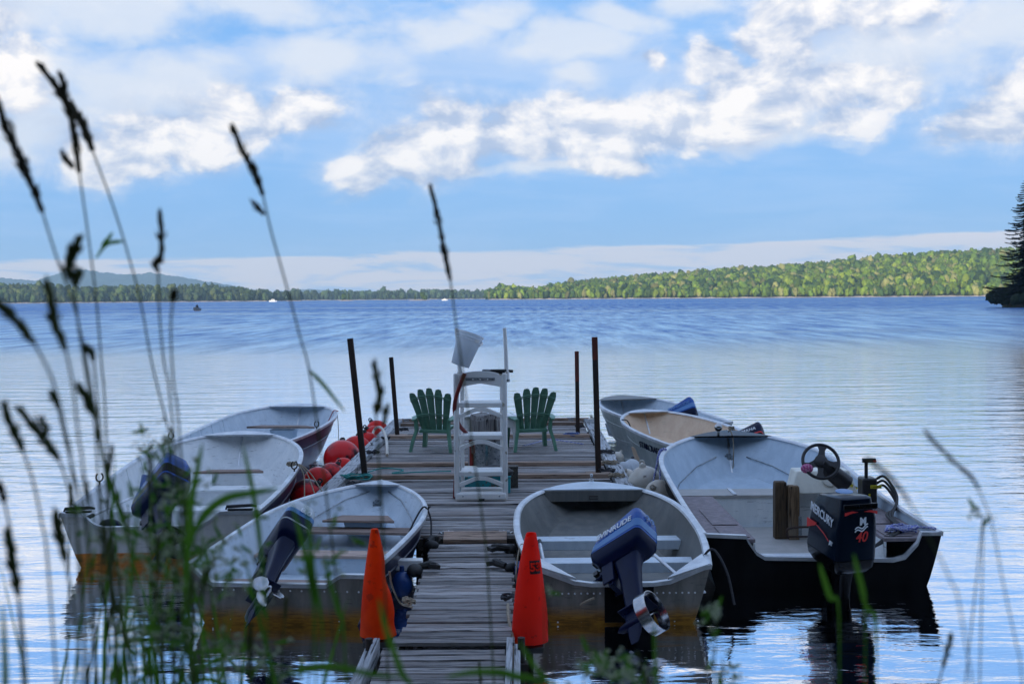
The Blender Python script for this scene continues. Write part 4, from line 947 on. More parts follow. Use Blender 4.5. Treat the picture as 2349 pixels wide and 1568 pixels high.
# ================================================================ buoys
def buoy(px, py, Y, r, mat, label, nm='buoy', sq=1.0, tilt=(0.5, 0.3)):
    p = at(px, py, Y); t = empty(nm, tuple(p)); tag(t, label, 'buoy'); t.rotation_euler = (tilt[0], tilt[1], 0)
    m = MB(); m.ball((0, 0, 0), r, 28, 18, (1, 1, sq)); m.build('ball', mat, t, True)
    m = MB(); m.lathe([(r * .22, sq * r * .93), (r * .2, sq * r * 1.08), (r * .14, sq * r * 1.2)], 12); m.tube([(r * .12 * math.cos(a), 0, sq * r * 1.25 + r * .12 * math.sin(a)) for a in [k * math.pi / 5 for k in range(11)]], r * .05, 6); m.build('eye', MT['rubber'] if mat is not MT['whitebuoy'] else MT['whitebuoy'], t, True)
RB = MT['red']
for a in ((865, 990, 25.1, .20, RB, 'farthest red buoy at the left edge of the dock'),
          (860, 1004, 24.0, .205, RB, 'bright pinkish red buoy second from the far end of the row'),
          (842, 1020, 22.6, .20, RB, 'red buoy just beyond the tall leaning black post, upper'),
          (818, 1034, 21.8, .23, RB, 'red buoy behind the big dark and red one'),
          (785, 1052, 20.5, .265, MT['darkred'], 'largest buoy, half black and half red, in the middle of the row'),
          (788, 1074, 19.3, .145, RB, 'small red buoy in front of the largest one'),
          (760, 1090, 18.5, .165, MT['darkred'], 'dark red buoy partly behind others near the big white boat'),
          (729, 1105, 17.9, .185, RB, 'red buoy beside the bow of the white boat with orange band'),
          (704, 1138, 16.6, .20, MT['darkred'], 'nearest dark buoy behind the front left boat')):
    a = a[:3] + (a[3] * 1.14,) + a[4:]; buoy(*a, tilt=(random.uniform(-.8, .8), random.uniform(-.8, .8)))
WBY = MT['whitebuoy']
for a in ((1480, 1107, 16.9, .225, WBY, 'large cream buoy behind the bow of the front right boat'),
          (1513, 1134, 16.0, .19, WBY, 'cream buoy squeezed against the hull of the big console boat'),
          (1441, 1092, 18.2, .105, WBY, 'small dirty cream buoy left of the large one'),
          (1431, 1076, 18.9, .115, MT['pail'], 'small white buoy with dark cords'),
          (1416, 1052, 20.4, .115, WBY, 'small stained white buoy beside the grey green boat'),
          (1450, 1072, 19.0, .13, MT['pail'], 'white buoy lying against the hull with the worn lettering'),
          (1360, 972, 25.6, .14, WBY, 'farthest cream buoy at the right corner of the dock')):
    buoy(*a, tilt=(random.uniform(-.8, .8), random.uniform(-.8, .8)))

# ================================================================ cones on pipe posts
def cone(px, pyb, h, rb, rt, mat, label, lean, squash, dent, open_top=False, digits=None):
    Y = 9.75; p = at(px, pyb, Y); t = empty('traffic_cone', tuple(p)); tag(t, label, 'traffic cone')
    m = MB(); rings = []; n = 36; r_ = random.Random(int(px))
    H_ = 24
    for i in range(H_ + 1):
        f = i / H_; z = h * f; rad = rb + (rt - rb) * (f ** 1.42 if not open_top else (0.02 * f + 0.98 * f ** 1.65))
        ring = []
        for k in range(n):
            a = 2 * math.pi * k / n
            dd = 1 - dent * math.exp(-((f - .55) / .12) ** 2) * max(0, math.cos(a - 0.0)) ** 3 - dent * 1.3 * math.exp(-((f - .10) / .07) ** 2) * max(0, math.cos(a + .45)) ** 4
            dd += 0.02 * math.sin(3 * a + f * 7) * (1 - f)
            zz = z
            if open_top and f > .93: zz = z - h * 0.035 * max(0, math.cos(a - 3.7)) ** 2 * (f - .93) / .07
            ring.append(Vector((rad * dd * math.cos(a) + lean * f, rad * dd * math.sin(a) * squash, zz)))
        rings.append(ring)
    inner = [[Vector(((v.x - lean * (1 - j * .05)) * .86 + lean * (1 - j * .05), v.y * .86, v.z - (0.004 if j == 0 else 0.10))) for v in rings[-1]] for j in (0, 1)]
    m.loft(rings + inner, cap=False); m.build('shell', mat, t, True)
    if not open_top:
        m = MB(); m.lathe([(rt * .9, h - .001), (rt * .8, h + .004), (.001, h + .005)], 20, c=(lean, 0, 0)); m.build('cap', mat, t, True)
    m = MB(); m.tube([(0, .02, -1.2), (0, .02, .25)], .03, 10); m.build('pipe', MT['iron'], t)
    m = MB(); m.box((0, 0, -.045), (rb * 1.5, rb * 1.5, .05)); m.build('base', MT['rubber'], t, bevel=.01)
    if digits:
        f = .70; m = MB(); rad = rb + (rt - rb) * (f ** 1.4); 
        ph = 5.15
        def cp(u, v_):  # point on the cone face
            ff = f + v_ / h; rr = rb + (rt - rb) * (0.02 * ff + 0.98 * ff ** 1.65) + .003; a = ph + u / rr
            return Vector((rr * math.cos(a) + lean * ff, rr * math.sin(a) * squash, h * ff))
        pl = []
        nn = 6
        vs = [cp(-.045 + .09 * i / nn, j * .10 - .05) for j in (0, 1) for i in range(nn + 1)]
        m.add(vs, [(i, i + 1, i + nn + 2, i + nn + 1) for i in range(nn)]); m.build('label_patch', MT['mblackish'], t)
        c_ = cp(0, 0); nx = cp(.03, 0) - cp(-.03, 0); ny = cp(0, .04) - cp(0, -.04)
        M = frame(c_ + Vector((0, -.006, 0)), nx, ny); text('stencil_digits', digits, .085, mat, t, M, ext=.001, bold=.004)
MT['mblackish'] = simple('black_stencil', (0.03, 0.008, 0.008), (0.05, 0.01, 0.01), 0.6)
cone(868, 1456, .815, .142, .028, MT['cone_o'], 'dented orange cone beside the front left boat', -.02, .9, .30)
cone(1215, 1469, .83, .142, .040, MT['cone_r'], 'bright red cone with open top beside the front right boat', .015, .92, .02, open_top=True, digits='53')
# ================================================================ BOATS
def lerp(a, b, f): return a + (b - a) * f
class Boat:
    def __init__(s, name, label, stern, bow, beam, tw, zs, zb, outer, inner, rail, sm=.5, n=3.0, m=.62, cb=.80, floor=.06, rake=.14,
                 notch=None, tmat=None, plate=.86, zpow=2.0, strakes=2, ribs=0, plate_mat=None, keelz=-.12, rail_w=.045, group='aluminium boats moored round the dock'):
        s.L = (Vector(bow) - Vector(stern)).length; v = Vector(bow) - Vector(stern); s.rz = math.atan2(-v.x, v.y)
        s.t = empty(name, (stern[0], stern[1], 0), s.rz); tag(s.t, label, 'boat', group)
        s.beam, s.tw, s.zs, s.zb, s.sm, s.n, s.m, s.cb, s.floor, s.rake, s.zpow = beam, tw, zs, zb, sm, n, m, cb, floor, rake, zpow
        s.outer, s.inner, s.rail = outer, inner, rail; s.keelz = keelz
        L = s.L; N = 36; S_ = [1 - (1 - i / N) ** 1.35 for i in range(N + 1)]
        # outer shell
        mo = MB()
        for sd in (-1, 1):
            rings = [[s.out(q, k, sd) for k in range(7)] for q in S_]
            b0 = len(mo.v)
            for r_ in rings: mo.v += [tuple(p) for p in r_]
            for i in range(N):
                for k in range(6):
                    a = b0 + i * 7 + k; mo.f.append((a, a + 1, a + 8, a + 7) if sd > 0 else (a, a + 7, a + 8, a + 1))
        o = mo.build('hull', outer, s.t, True)
        mi = MB()
        for sd in (-1, 1):
            b0 = len(mi.v)
            for q in S_:
                mi.v += [tuple(s.inn(q, k, sd)) for k in range(6)]
            for i in range(N):
                for k in range(5):
                    a = b0 + i * 6 + k; mi.f.append((a, a + 7 - 1, a + 7, a + 1) if sd > 0 else (a, a + 1, a + 7, a + 6))
        mi.build('inner_skin', inner, s.t, True)
        # gunwale rail, one each side
        w = rail_w
        for sd in (-1, 1):
            m = MB(); rings = []
            for q in S_:
                p = s.out(q, 0, sd); q2 = min(1, q + .01); tt = s.out(q2, 0, sd) - s.out(max(0, q2 - .02), 0, sd); tt.z = 0; tt.normalize()
                nn = Vector((tt.y, -tt.x, 0)) * sd
                if q > .995: nn = Vector((sd, .3, 0)).normalized()
                z = p.z
                rings.append([p + nn * .014 + Vector((0, 0, -.035)), p + nn * .020 + Vector((0, 0, .008)), p + nn * .004 + Vector((0, 0, .020)), p - nn * w * .8 + Vector((0, 0, .014)), p - nn * w + Vector((0, 0, -.006)), p - nn * (.014) + Vector((0, 0, -.012))])
            m.loft(rings); m.build('gunwale', rail, s.t, True)
        for st in range(strakes):
            for sd in (-1, 1):
                kk = 1.5 + st * 1.8; pts = []
                for i in range(15):
                    q = .02 + .76 * i / 14; k0 = int(kk); f = kk - k0; pts.append(s.out(q, k0, sd).lerp(s.out(q, k0 + 1, sd), f) + Vector((sd * .002, 0, 0)))
                m = MB(); m.tube(pts, .010, 6); m.build('strake', outer, s.t, True)
        for i in range(ribs):
            q = .08 + .58 * i / max(1, ribs - 1)
            for sd in (-1, 1):
                m = MB(); m.tube([s.inn(q, k, sd) * 1 + Vector((-sd * .002, 0, 0)) for k in range(5)], .008, 5); m.build('rib', inner, s.t)
        s.transom(notch or [(-1, 0), (1, 0)], tmat or outer)
        # stem post and bow plate
        m = MB(); m.tube([s.out(1, k, 1) + Vector((0, -.012, 0)) for k in range(5)], [.02] * 5, 6); m.build('stem', rail, s.t, True)
        if plate: s.plate(plate, plate_mat or rail)
    def half(s, q):
        if q < s.sm: f = q / s.sm; f = math.sin(f * math.pi / 2); return lerp(s.tw / 2, s.beam / 2, f)
        u = (q - s.sm) / (1 - s.sm); return s.beam / 2 * max(0, (1 - u ** s.n)) ** s.m
    def sheer(s, q): return lerp(s.zs, s.zb, q ** s.zpow)
    def sec(s, q):
        """section profile, gunwale -> keel: (x, z) relative"""
        b = s.half(q); zg = s.sheer(q); zc = -.03 + .42 * max(0, q - .45) ** 2 / .3
        zc = min(zc, zg * .75); zk = s.keelz + (zg * .55 - s.keelz) * max(0, (q - .8) / .2) ** 2.2; zk = min(zk, zc - .01)
        c_ = s.cb * (1 - .35 * max(0, q - .5) ** 1.2)
        return [(b, zg), (b * lerp(1, c_, .20), lerp(zg, zc, .25)), (b * lerp(1, c_, .42), lerp(zg, zc, .5)), (b * lerp(1, c_, .70), lerp(zg, zc, .78)), (b * c_, zc), (b * c_ * .5, lerp(zc, zk, .6)), (0, zk)]
    def yy(s, q, z):
        zg = s.sheer(q); return q * s.L - s.rake * s.L * q ** 3 * max(0, 1 - z / zg) - .10 * (max(0, z)) * (1 - q) ** 3 - 0.0
    def out(s, q, k, sd):
        x, z = s.sec(q)[k]; return Vector((sd * x, s.yy(q, z), z))
    def inn(s, q, k, sd):
        P = s.sec(q)
        if k == 0: x, z = P[0]; z -= .004
        elif k < 5:
            x, z = P[k]
        fl = s.fz(q)
        if k == 5: x, z = 0, fl
        elif k == 4 or z < fl:
            # clip at the floor
            zz = fl; x = None
            for j in range(4):
                if P[j][1] >= zz >= P[j + 1][1]:
                    f = (P[j][1] - zz) / max(1e-6, P[j][1] - P[j + 1][1]); x = lerp(P[j][0], P[j + 1][0], f); break
            if x is None: x = P[4][0]
            z = zz
        if k < 5: x = max(0, x - .022)
        y = s.yy(q, z)
        if q > .97: y -= .02
        if q < .02: y += .02
        return Vector((sd * x, y, z))
    def fz(s, q): return max(s.floor, s.sec(q)[4][1] + .03)
    def wid(s, q, z):
        P = s.sec(q)
        for j in range(5):
            if P[j][1] >= z >= P[j + 1][1]: return lerp(P[j][0], P[j + 1][0], (P[j][1] - z) / max(1e-6, P[j][1] - P[j + 1][1]))
        return P[0][0]
    def ty(s, z): return s.yy(0, z)
    def transom(s, notch, mat):
        hw = s.tw / 2; top = [(x * hw, s.zs + dz) for x, dz in notch]
        bot = []
        for k in (1, 2, 3, 4, 5): bot.append(s.sec(0)[k])
        right = [(x, z) for x, z in bot]; left = [(-x, z) for x, z in reversed(bot)]
        outline = top + right + [(0, s.sec(0)[6][1])] + left
        m = MB(); m.prism(outline, lambda x, z: Vector((x, s.ty(z) - .012, z)), lambda x, z: Vector((x, s.ty(z) + .035, z)))
        m.build('transom', mat, s.t, bevel=0)
        m = MB(); rings = []
        for i, (x, z) in enumerate(top):
            rings.append([Vector((x, s.ty(z) - .022, z - .022)), Vector((x, s.ty(z) - .022, z + .012)), Vector((x, s.ty(z) + .046, z + .012)), Vector((x, s.ty(z) + .046, z - .022))])
        m.loft(rings); m.build('transom_cap', s.rail, s.t, True)
        s.top = top
    def bolts(s, row, mat=None):
        m = MB()
        for (x, z) in row: m.ball((x, s.ty(z) - .013, z), .009, 8, 5, (1, .6, 1))
        o = m.build('rivet', mat or s.rail, s.t, True); tag(o, kind='stuff')
    def plate(s, q0, mat, lip=0, drop=.0):
        m = MB(); n = 10; top = []; 
        P = [s.out(lerp(q0, 1, i / n), 0, 1) for i in range(n + 1)]
        up = Vector((0, 0, .024)); vs = []; 
        for p in P:
            for sx in (-1, 0, 1):
                crown = .02 * (1 - abs(sx)) * (1 if q0 < .8 else .4)
                vs.append(Vector((p.x * sx, p.y, p.z + .022 + crown - drop)))
        for p in P:
            for sx in (-1, 0, 1): vs.append(Vector((p.x * sx, p.y, p.z + .006 - drop)))
        fs = []; K = (n + 1) * 3
        for i in range(n):
            for j in range(2):
                a = i * 3 + j; fs.append((a, a + 1, a + 4, a + 3)); fs.append((a + K, a + K + 3, a + K + 4, a + K + 1))
        for j in range(2): fs.append((j, j + K, j + 1 + K, j + 1))
        m.add(vs, fs); m.build('bow_plate', mat, s.t, True)
        if lip:
            p = P[0]; m = MB(); m.loft([[Vector((sx * p.x * .985, p.y - .0, p.z + .016)), Vector((sx * p.x * .985, p.y - .016, p.z + .012)), Vector((sx * p.x * .95, p.y - .016, p.z - lip)), Vector((sx * p.x * .95, p.y + .004, p.z - lip))] for sx in (-1, 1)]); m.build('deck_lip', MT['in_beige'], s.t)
    def bench(s, q, z, depth, matt, matf, board=0.03, label=None, drop=True):
        y = q * s.L; w0 = s.wid(q, z) - .03; w1 = s.wid(min(1, q + depth / s.L), z) - .03; wf = s.wid(q, s.floor + .02) - .03
        m = MB(); m.loft([[Vector((-w0, y, z - board)), Vector((w0, y, z - board)), Vector((w0, y, z)), Vector((-w0, y, z))], [Vector((-w1, y + depth, z - board)), Vector((w1, y + depth, z - board)), Vector((w1, y + depth, z)), Vector((-w1, y + depth, z))]])
        m.build('seat', matt, s.t, bevel=.006)
        if drop:
            m = MB(); m.loft([[Vector((-wf, yy_, s.floor)), Vector((wf, yy_, s.floor)), Vector((w0 - .01, yy_, z - board - .002)), Vector((-w0 + .01, yy_, z - board - .002))] for yy_ in (y + .02, y + depth - .02)]); m.build('seat_box', matf, s.t)
    def place(s, x, y, z): return (x, y, z)
    def world(s, v):
        return Matrix.Translation(s.t.location) @ Matrix.Rotation(s.rz, 4, 'Z') @ Vector(v)
    def local(s, w):
        return (Matrix.Translation(s.t.location) @ Matrix.Rotation(s.rz, 4, 'Z')).inverted() @ Vector(w)

# ---------------------------------------------------------------- outboard motors
def rrect(hx, hy, r, n=4):
    pts = []
    for cx, cy, a0 in ((hx - r, hy - r, 0), (-hx + r, hy - r, 90), (-hx + r, -hy + r, 180), (hx - r, -hy + r, 270)):
        for i in range(n + 1):
            a = R(a0 + 90 * i / n); pts.append((cx + r * math.cos(a), cy + r * math.sin(a)))
    return pts
def motor(world_pivot, base_rz, tilt, steer, roll, scale, label, style, nm='outboard_motor'):
    t = empty(nm, tuple(world_pivot)); tag(t, label, 'outboard motor', 'outboard motors')
    Mx = Matrix.Rotation(base_rz, 3, 'Z') @ Matrix.Rotation(-tilt, 3, 'X') @ Matrix.Rotation(roll, 3, 'Y') @ Matrix.Rotation(steer, 3, 'Z')
    t.rotation_euler = Mx.to_euler(); t.scale = (scale,) * 3
    D, Lc, Hc = style.get('dims', (.30, .50, .30)); main, dark, lo = style['main'], style['dark'], style['low']
    z0 = .22
    # cowl pan (dark lower half)
    m = MB(); rings = []
    for f, sx, sy, dy in ((0, .55, .55, .02), (.25, .78, .80, .0), (.6, .96, .97, 0), (1.0, 1.0, 1.0, 0)):
        rings.append([Vector((x, y - .12 + dy, z0 - .12 + .16 * f)) for x, y in rrect(D / 2 * sx, Lc / 2 * sy, .06 * sx)])
    m.loft(rings); m.build('cowl_pan', dark, t, True)
    # cowl: aft face nearly square, top slopes to the front
    def cring(f, grow=0.0):
        """f 0..1 height; aft (-Y) stays tall, front drops"""
        out = []
        sx = 1.0 - .06 * f - style.get('taper', .20) * max(0, f - .6) / .4
        for x, y in rrect(D / 2 * sx, Lc / 2, .055):
            u = (y + Lc / 2) / Lc           # 0 aft .. 1 front
            hgt = Hc * (1 - style.get('slope', .45) * max(0, u - .15) ** 1.3)
            shr = 1 - style.get('round', .10) * max(0, f - .7) / .3
            yy = y * shr - (.03 * f if u < .5 else .08 * f * (u - .5) * 2)
            out.append(Vector((x * (1 + grow), -.12 + yy * (1 + grow), z0 + .045 + hgt * f)))
        return out
    rings = [cring(f) for f in (0, .25, .5, .7, .82, .91, .97, 1.0)]
    rings.append([Vector((v.x * .82, (v.y + .12) * .88 - .12, v.z + .012)) for v in rings[-1]])
    m = MB(); m.loft(rings); m.build('cowl', main, t, True)
    bands = style.get('bands', [])
    for (f0, f1, mt) in bands:
        a, b = cring(f0, .012), cring(f1, .012); a2, b2 = cring(f0, .0), cring(f1, .0)
        m = MB(); m.loft([a2, a, b, b2], cap=False); m.build('stripe', mt, t, True)
    # midsection, bracket, gearcase
    m = MB(); m.loft([[Vector((x * w_, y * l_ - .16 + dy, z)) for x, y in rrect(1, 1, .5, 3)] for z, w_, l_, dy in ((.14, .085, .14, 0), (.0, .065, .11, 0), (-.20, .05, .09, -.01), (-.45, .042, .085, -.02), (-.52, .04, .09, -.02))]); m.build('midsection', lo, t, True)
    m = MB(); m.box((0, -.20, -.50), (.17, .30, .014)); m.build('cavitation_plate', lo, t, bevel=.004)
    m = MB(); m.loft([[Vector((x * w_, y * l_ - .16 + dy, z)) for x, y in rrect(1, 1, .5, 3)] for z, w_, l_, dy in ((-.50, .035, .09, 0), (-.62, .028, .075, 0), (-.76, .010, .06, .01), (-.84, .004, .035, .02))]); m.build('skeg', lo, t, True)
    Mg = Matrix.Rotation(R(90), 3, 'X'); m = MB(); m.lathe([(.004, -.18), (.03, -.14), (.045, -.06), (.045, .08), (.035, .14)], 14, c=(0, -.16, -.63), M=Mg); m.build('gearcase', lo, t, True)
    px_ = style.get('prop', 1)
    if px_:
        m = MB()
        m.lathe([(.032, 0), (.028, .07), (.012, .10)], 12, c=(0, -.30, -.63), M=Mg)
        m.build('prop_hub', style.get('propmat', MT['steel']), t, True)
        for k in range(3):
            a = k * 2 * math.pi / 3 + .4; m = MB(); rings = []
            for r_, w_, tw_ in ((.03, .03, .7), (.06, .055, .6), (.10, .065, .45), (.13, .045, .38), (.145, .012, .35)):
                c_ = Vector((math.cos(a) * r_, 0, math.sin(a) * r_)); tg = Vector((-math.sin(a), 0, math.cos(a)))
                d1 = (tg * math.cos(tw_) + Vector((0, 1, 0)) * math.sin(tw_)) * w_; nn = Vector((0, .005, 0))
                rings.append([c_ - d1 - nn + Vector((0, -.335, -.63)), c_ + d1 - nn + Vector((0, -.335, -.63)), c_ + d1 + nn + Vector((0, -.335, -.63)), c_ - d1 + nn + Vector((0, -.335, -.63))])
            m.loft(rings); m.build('propeller_blade', style.get('propmat', MT['steel']), t, True)
    if style.get('ring'):
        rr = style['ring']; m = MB(); n = 40; rings = []
        for k in range(n + 1):
            a = 2 * math.pi * k / n; ca, sa = math.cos(a), math.sin(a)
            rings.append([Vector((ca * r_, -.335 + dy, -.63 + sa * r_)) for r_, dy in ((rr, -.055), (rr + .006, -.055), (rr + .006, .055), (rr, .055))])
        m.loft(rings, cap=False); m.build('prop_guard', style.get('ringmat', MT['steel']), t, True)
        for a in (.8, 2.35, 3.9, 5.5):
            m = MB(); m.tube([(math.cos(a) * .05, -.27, -.63 + math.sin(a) * .05), (math.cos(a) * rr, -.31, -.63 + math.sin(a) * rr)], .008, 6); m.build('guard_strut', style.get('ringmat', MT['steel']), t)
    m = MB(); m.box((0, .0, -.02), (.15, .05, .24)); m.box((-.085, .01, .0), (.02, .12, .22)); m.box((.085, .01, .0), (.02, .12, .22)); m.box((-.06, .05, .06), (.03, .12, .04)); m.box((.06, .05, .06), (.03, .12, .04)); m.tube([(-.06, .09, .04), (-.06, .16, .04)], .01, 8); m.tube([(.06, .09, .04), (.06, .16, .04)], .01, 8)
    m.build('clamp_bracket', style.get('bracket', lo), t, bevel=.006)
    if style.get('tiller'):
        m = MB(); m.tube([(.06, .10, .18), (.07, .26, .17), (.08, .40, .16)], [.028, .026, .022], 10); m.build('tiller', dark, t, True)
        m = MB(); m.tube([(.08, .40, .16), (.085, .56, .155)], [.025, .03], 12); m.build('tiller_grip', MT['rubber'], t, True)
    m = MB(); m.box((-.06, .155, .22), (.07, .03, .04)); m.tube([(.02, .13, .20), (.02, .20, .20)], .012, 8); m.box((.0, .19, .17), (.05, .05, .05)); m.build('front_knobs', MT['black'], t, bevel=.006)
    hs = D / 2
    # text: port side (x negative), starboard, aft
    for (side, s_, size, mt, u, zz, sh) in style.get('text', []):
        if side == 'port': M = frame((-hs * style.get('tsx', 1.02) * 1.012, u, z0 + zz), (0, -1, style.get('tang', 0)), (0.02, 0, 1))
        elif side == 'star': M = frame((hs * style.get('tsx', 1.02) * 1.012, u, z0 + zz), (0, 1, -style.get('tang', 0)), (-.02, 0, 1))
        elif side == 'aft': M = frame((u, -.12 - Lc / 2 - .034, z0 + zz), (1, 0, 0), (0, 0, 1))
        text('lettering', s_, size, mt, t, M, ext=.002, shear=sh, bold=.0015)
    for (fn) in style.get('extra', []): fn(t, hs, Lc, z0, Hc)
    return t
def rope(pts, r, mat, label, cat='rope', n=8, nm='rope'):
    m = MB(); m.tube(spline(pts, n), r, 6); o = m.build(nm, mat, None, True); tag(o, label, cat); return o
def paddle(a, b, label, blade=MT['bluefab'], shaft=MT['alu'], nm='paddle'):
    a, b = Vector(a), Vector(b); t = empty(nm, tuple(a)); tag(t, label, 'paddle'); v = b - a; L = v.length; d = v.normalized()
    m = MB(); m.tube([(0, 0, 0), d * (L - .3)], .017, 10); m.build('shaft', shaft, t, True)
    up = Vector((0, 0, 1)); sd = d.cross(up).normalized(); rings = []
    for f, w in ((0, .02), (.25, .07), (.6, .085), (1, .08)):
        c = d * (L - .32 + .40 * f); n_ = d.cross(sd) * .008; rings.append([c - sd * w - n_, c + sd * w - n_, c + sd * w + n_, c - sd * w + n_])
    m = MB(); m.loft(rings); m.build('blade', blade, t, bevel=.003)
    m = MB(); m.tube([-d * .02 - sd * .0, d * .10], .022, 10); m.build('grip', MT['rubber'], t, True)
    return t
def oarlock(bt, q, sd, label):
    p = bt.world(bt.out(q, 0, sd)); m = MB(); m.tube([(0, 0, -.03), (0, 0, .05)], .01, 6)
    m.tube([(.045 * math.cos(a), 0, .10 + .05 * math.sin(a)) for a in [R(120 + 300 * k / 12) for k in range(13)]], .009, 6)
    o = m.build('oarlock', MT['iron'], None, True, loc=tuple(p), rot=(0, 0, .8)); tag(o, label, 'oarlock')

# ---------------------------------------------------------------- front right boat
FR = Boat('rowing_boat', 'grey beige aluminium boat with wide bow deck tied right of the walkway', (.84, 10.95), (.80, 15.15), 1.80, 1.50, .50, .60,
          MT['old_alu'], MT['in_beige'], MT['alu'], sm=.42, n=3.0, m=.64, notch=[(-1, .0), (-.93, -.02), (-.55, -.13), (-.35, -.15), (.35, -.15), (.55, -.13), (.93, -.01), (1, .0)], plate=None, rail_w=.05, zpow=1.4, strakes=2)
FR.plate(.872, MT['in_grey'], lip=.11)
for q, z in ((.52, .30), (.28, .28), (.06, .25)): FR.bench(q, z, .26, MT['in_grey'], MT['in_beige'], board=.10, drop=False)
FR.bolts([(-.62 + .054 * i, .27) for i in range(24)] + [(-.55 + .2 * i, .02) for i in range(7)])
m = MB(); m.box((0, 0, 0), (.42, .02, .32)); m.build('motor_pad', MT['mblack'], FR.t, bevel=.004, loc=(.06, FR.ty(.2) - .022, .18))
for sx in (-1, 1):
    m = MB(); P_ = FR.out(0, 0, 1); m.loft([[Vector((sx * (P_.x - .02), FR.ty(.5) - .02, .49)), Vector((sx * (P_.x - .36), FR.ty(.5) + .0, .385)), Vector((sx * (P_.x - .01), .34, .505))], [Vector((sx * (P_.x - .02), FR.ty(.5) - .02, .52)), Vector((sx * (P_.x - .36), FR.ty(.5) + .0, .405)), Vector((sx * (P_.x - .01), .34, .53))]]); m.build('corner_plate', MT['alu'], FR.t)
m = MB(); m.tube([(-.05, 0, 0), (-.05, -.0, .03), (.05, 0, .03), (.05, 0, 0), (-.05, 0, 0)], .004, 6); m.build('deck_handle', MT['iron'], FR.t, loc=(0, FR.L * .872 - .02, .50))
m = MB(); m.tube([(0, 0, 0), (0, 0, .07)], .014, 8); m.tube([(-.03, 0, .02), (.03, 0, .02)], .016, 8); m.ball((0, 0, .075), .02, 10, 6); m.build('bow_light', MT['steel'], FR.t, True, loc=(0, FR.L * .955, .645))
m = MB(); m.box((0, 0, 0), (.03, .10, .09)); m.build('rod_holder', MT['bluefab'], FR.t, loc=(FR.wid(.3, .45) - .05, FR.L * .17, .42))
p_ = FR.local(at(1205, 1260, 12.2)) if False else None
paddle(FR.world((-.66, 1.85, .36)), FR.world((-.62, .35, .26)), 'silver oar leaning in the front right boat behind the red cone', blade=MT['alu'])
paddle(FR.world((.34, 1.15, .42)), FR.world((.66, .30, .22)), 'silver paddle with blue grip lying under the tilted blue motor', blade=MT['alu'])
EV = dict(main=MT['mblue'], dark=MT['mdark'], low=MT['mdark'], bands=[(.10, .42, MT['mlight'])], ring=.175, prop=0, tiller=True, slope=.50, dims=(.32, .56, .28), taper=.12, tsx=1.0,
          text=[('port', 'EVINRUDE', .085, MT['decal'], -.14, .185, .15), ('aft', '9.9', .10, MT['mlight'], 0.0, .22, .1)])
motor(FR.world((-.06, -.04, .40)), 0, R(58), R(50), R(0), .97, 'tilted blue outboard with white lettering and steel prop ring on the front right boat', EV)

# ---------------------------------------------------------------- front left boat
FL = Boat('rowing_boat', 'pale blue grey aluminium boat with orange brown stained transom left of the walkway', (-2.10, 11.0), (-1.66, 15.1), 1.74, 1.66, .50, .64,
          MT['navy'], MT['in_grey'], MT['alu'], sm=.40, n=2.5, m=.84, tmat=MT['old_alu'], notch=[(-1, .0), (-.93, 0), (-.80, -.10), (-.70, -.15), (.50, -.15), (.60, -.09), (.66, -.06), (.93, -.06), (1, .0)], plate=.93, zpow=1.6, rail_w=.035)
def gun_rivets(bt, q0, q1, n):
    m = MB()
    for sd in (-1, 1):
        for i in range(n):
            p = bt.inn(lerp(q0, q1, i / (n - 1)), 0, sd); m.ball((p.x - sd * .0, p.y, p.z - .045), .007, 6, 4)
    o = m.build('rivet', MT['galv'], bt.t, True); tag(o, kind='stuff')
FL.bench(.66, .30, .30, MT['seatwood'], MT['in_grey'], drop=False); FL.bench(.40, .26, .28, MT['seatwood'], MT['in_grey']); FL.bench(.10, .22, .34, MT['seatwood'], MT['in_grey'])
FL.bolts([(-.7 + .10 * i, .30) for i in range(15)] + [(-.6 + .16 * i, .04) for i in range(8)])
m = MB(); m.box((0, 0, 0), (.055, .03, .10)); m.box((0, -.02, .02), (.10, .012, .02)); m.box((0, -.02, -.02), (.10, .012, .02)); m.build('bow_bracket', MT['galv'], FL.t, loc=(0, FL.L * .935, .42))
for sd in (-1, 1):
    pts = [FL.inn(q, 1, sd).lerp(FL.inn(q, 3, sd), f) + Vector((-sd * .004, 0, 0)) for q, f in ((.55, 1.0), (.66, .62), (.78, .36), (.90, .12), (.97, .05))]
    m = MB(); m.tube(pts, .007, 5); m.build('seam', MT['galv'], FL.t)
    m = MB(); m.tube([FL.inn(q, 1, sd).lerp(FL.inn(q, 3, sd), f) + Vector((-sd * .004, 0, .035)) for q, f in ((.57, .9), (.66, .62), (.78, .36), (.90, .12), (.97, .05))], .003, 4)
m = MB(); m.loft([[Vector((x, y, .36)) for x, y in ((-.40, 0), (.40, 0), (.26, .34), (-.26, .34))], [Vector((x, y, .385)) for x, y in ((-.40, 0), (.40, 0), (.26, .34), (-.26, .34))]]); m.build('bow_seat', MT['seatwood'], FL.t, bevel=.004, loc=(0, FL.L * .70, .01))
m = MB(); m.box((0, 0, 0), (.34, .22, .26), taper=1.3); m.build('seat_pedestal', MT['in_blue'], FL.t, loc=(0, FL.L * .79, .22))
OM = dict(main=MT['msilver'], dark=MT['mdark'], low=MT['mdark'], bands=[(.05, .34, MT['mdark']), (.34, .52, MT['mlight'])], slope=.46, dims=(.27, .50, .27), taper=.14, tiller=False,
          text=[('aft', '8.0', .085, MT['decal'], .02, .19, .1)])
motor(at(616, 1310, 10.95), FL.rz, R(66), R(36), R(0), 1.04, 'tilted silver and dark blue outboard with bright propeller on the front left boat', OM)
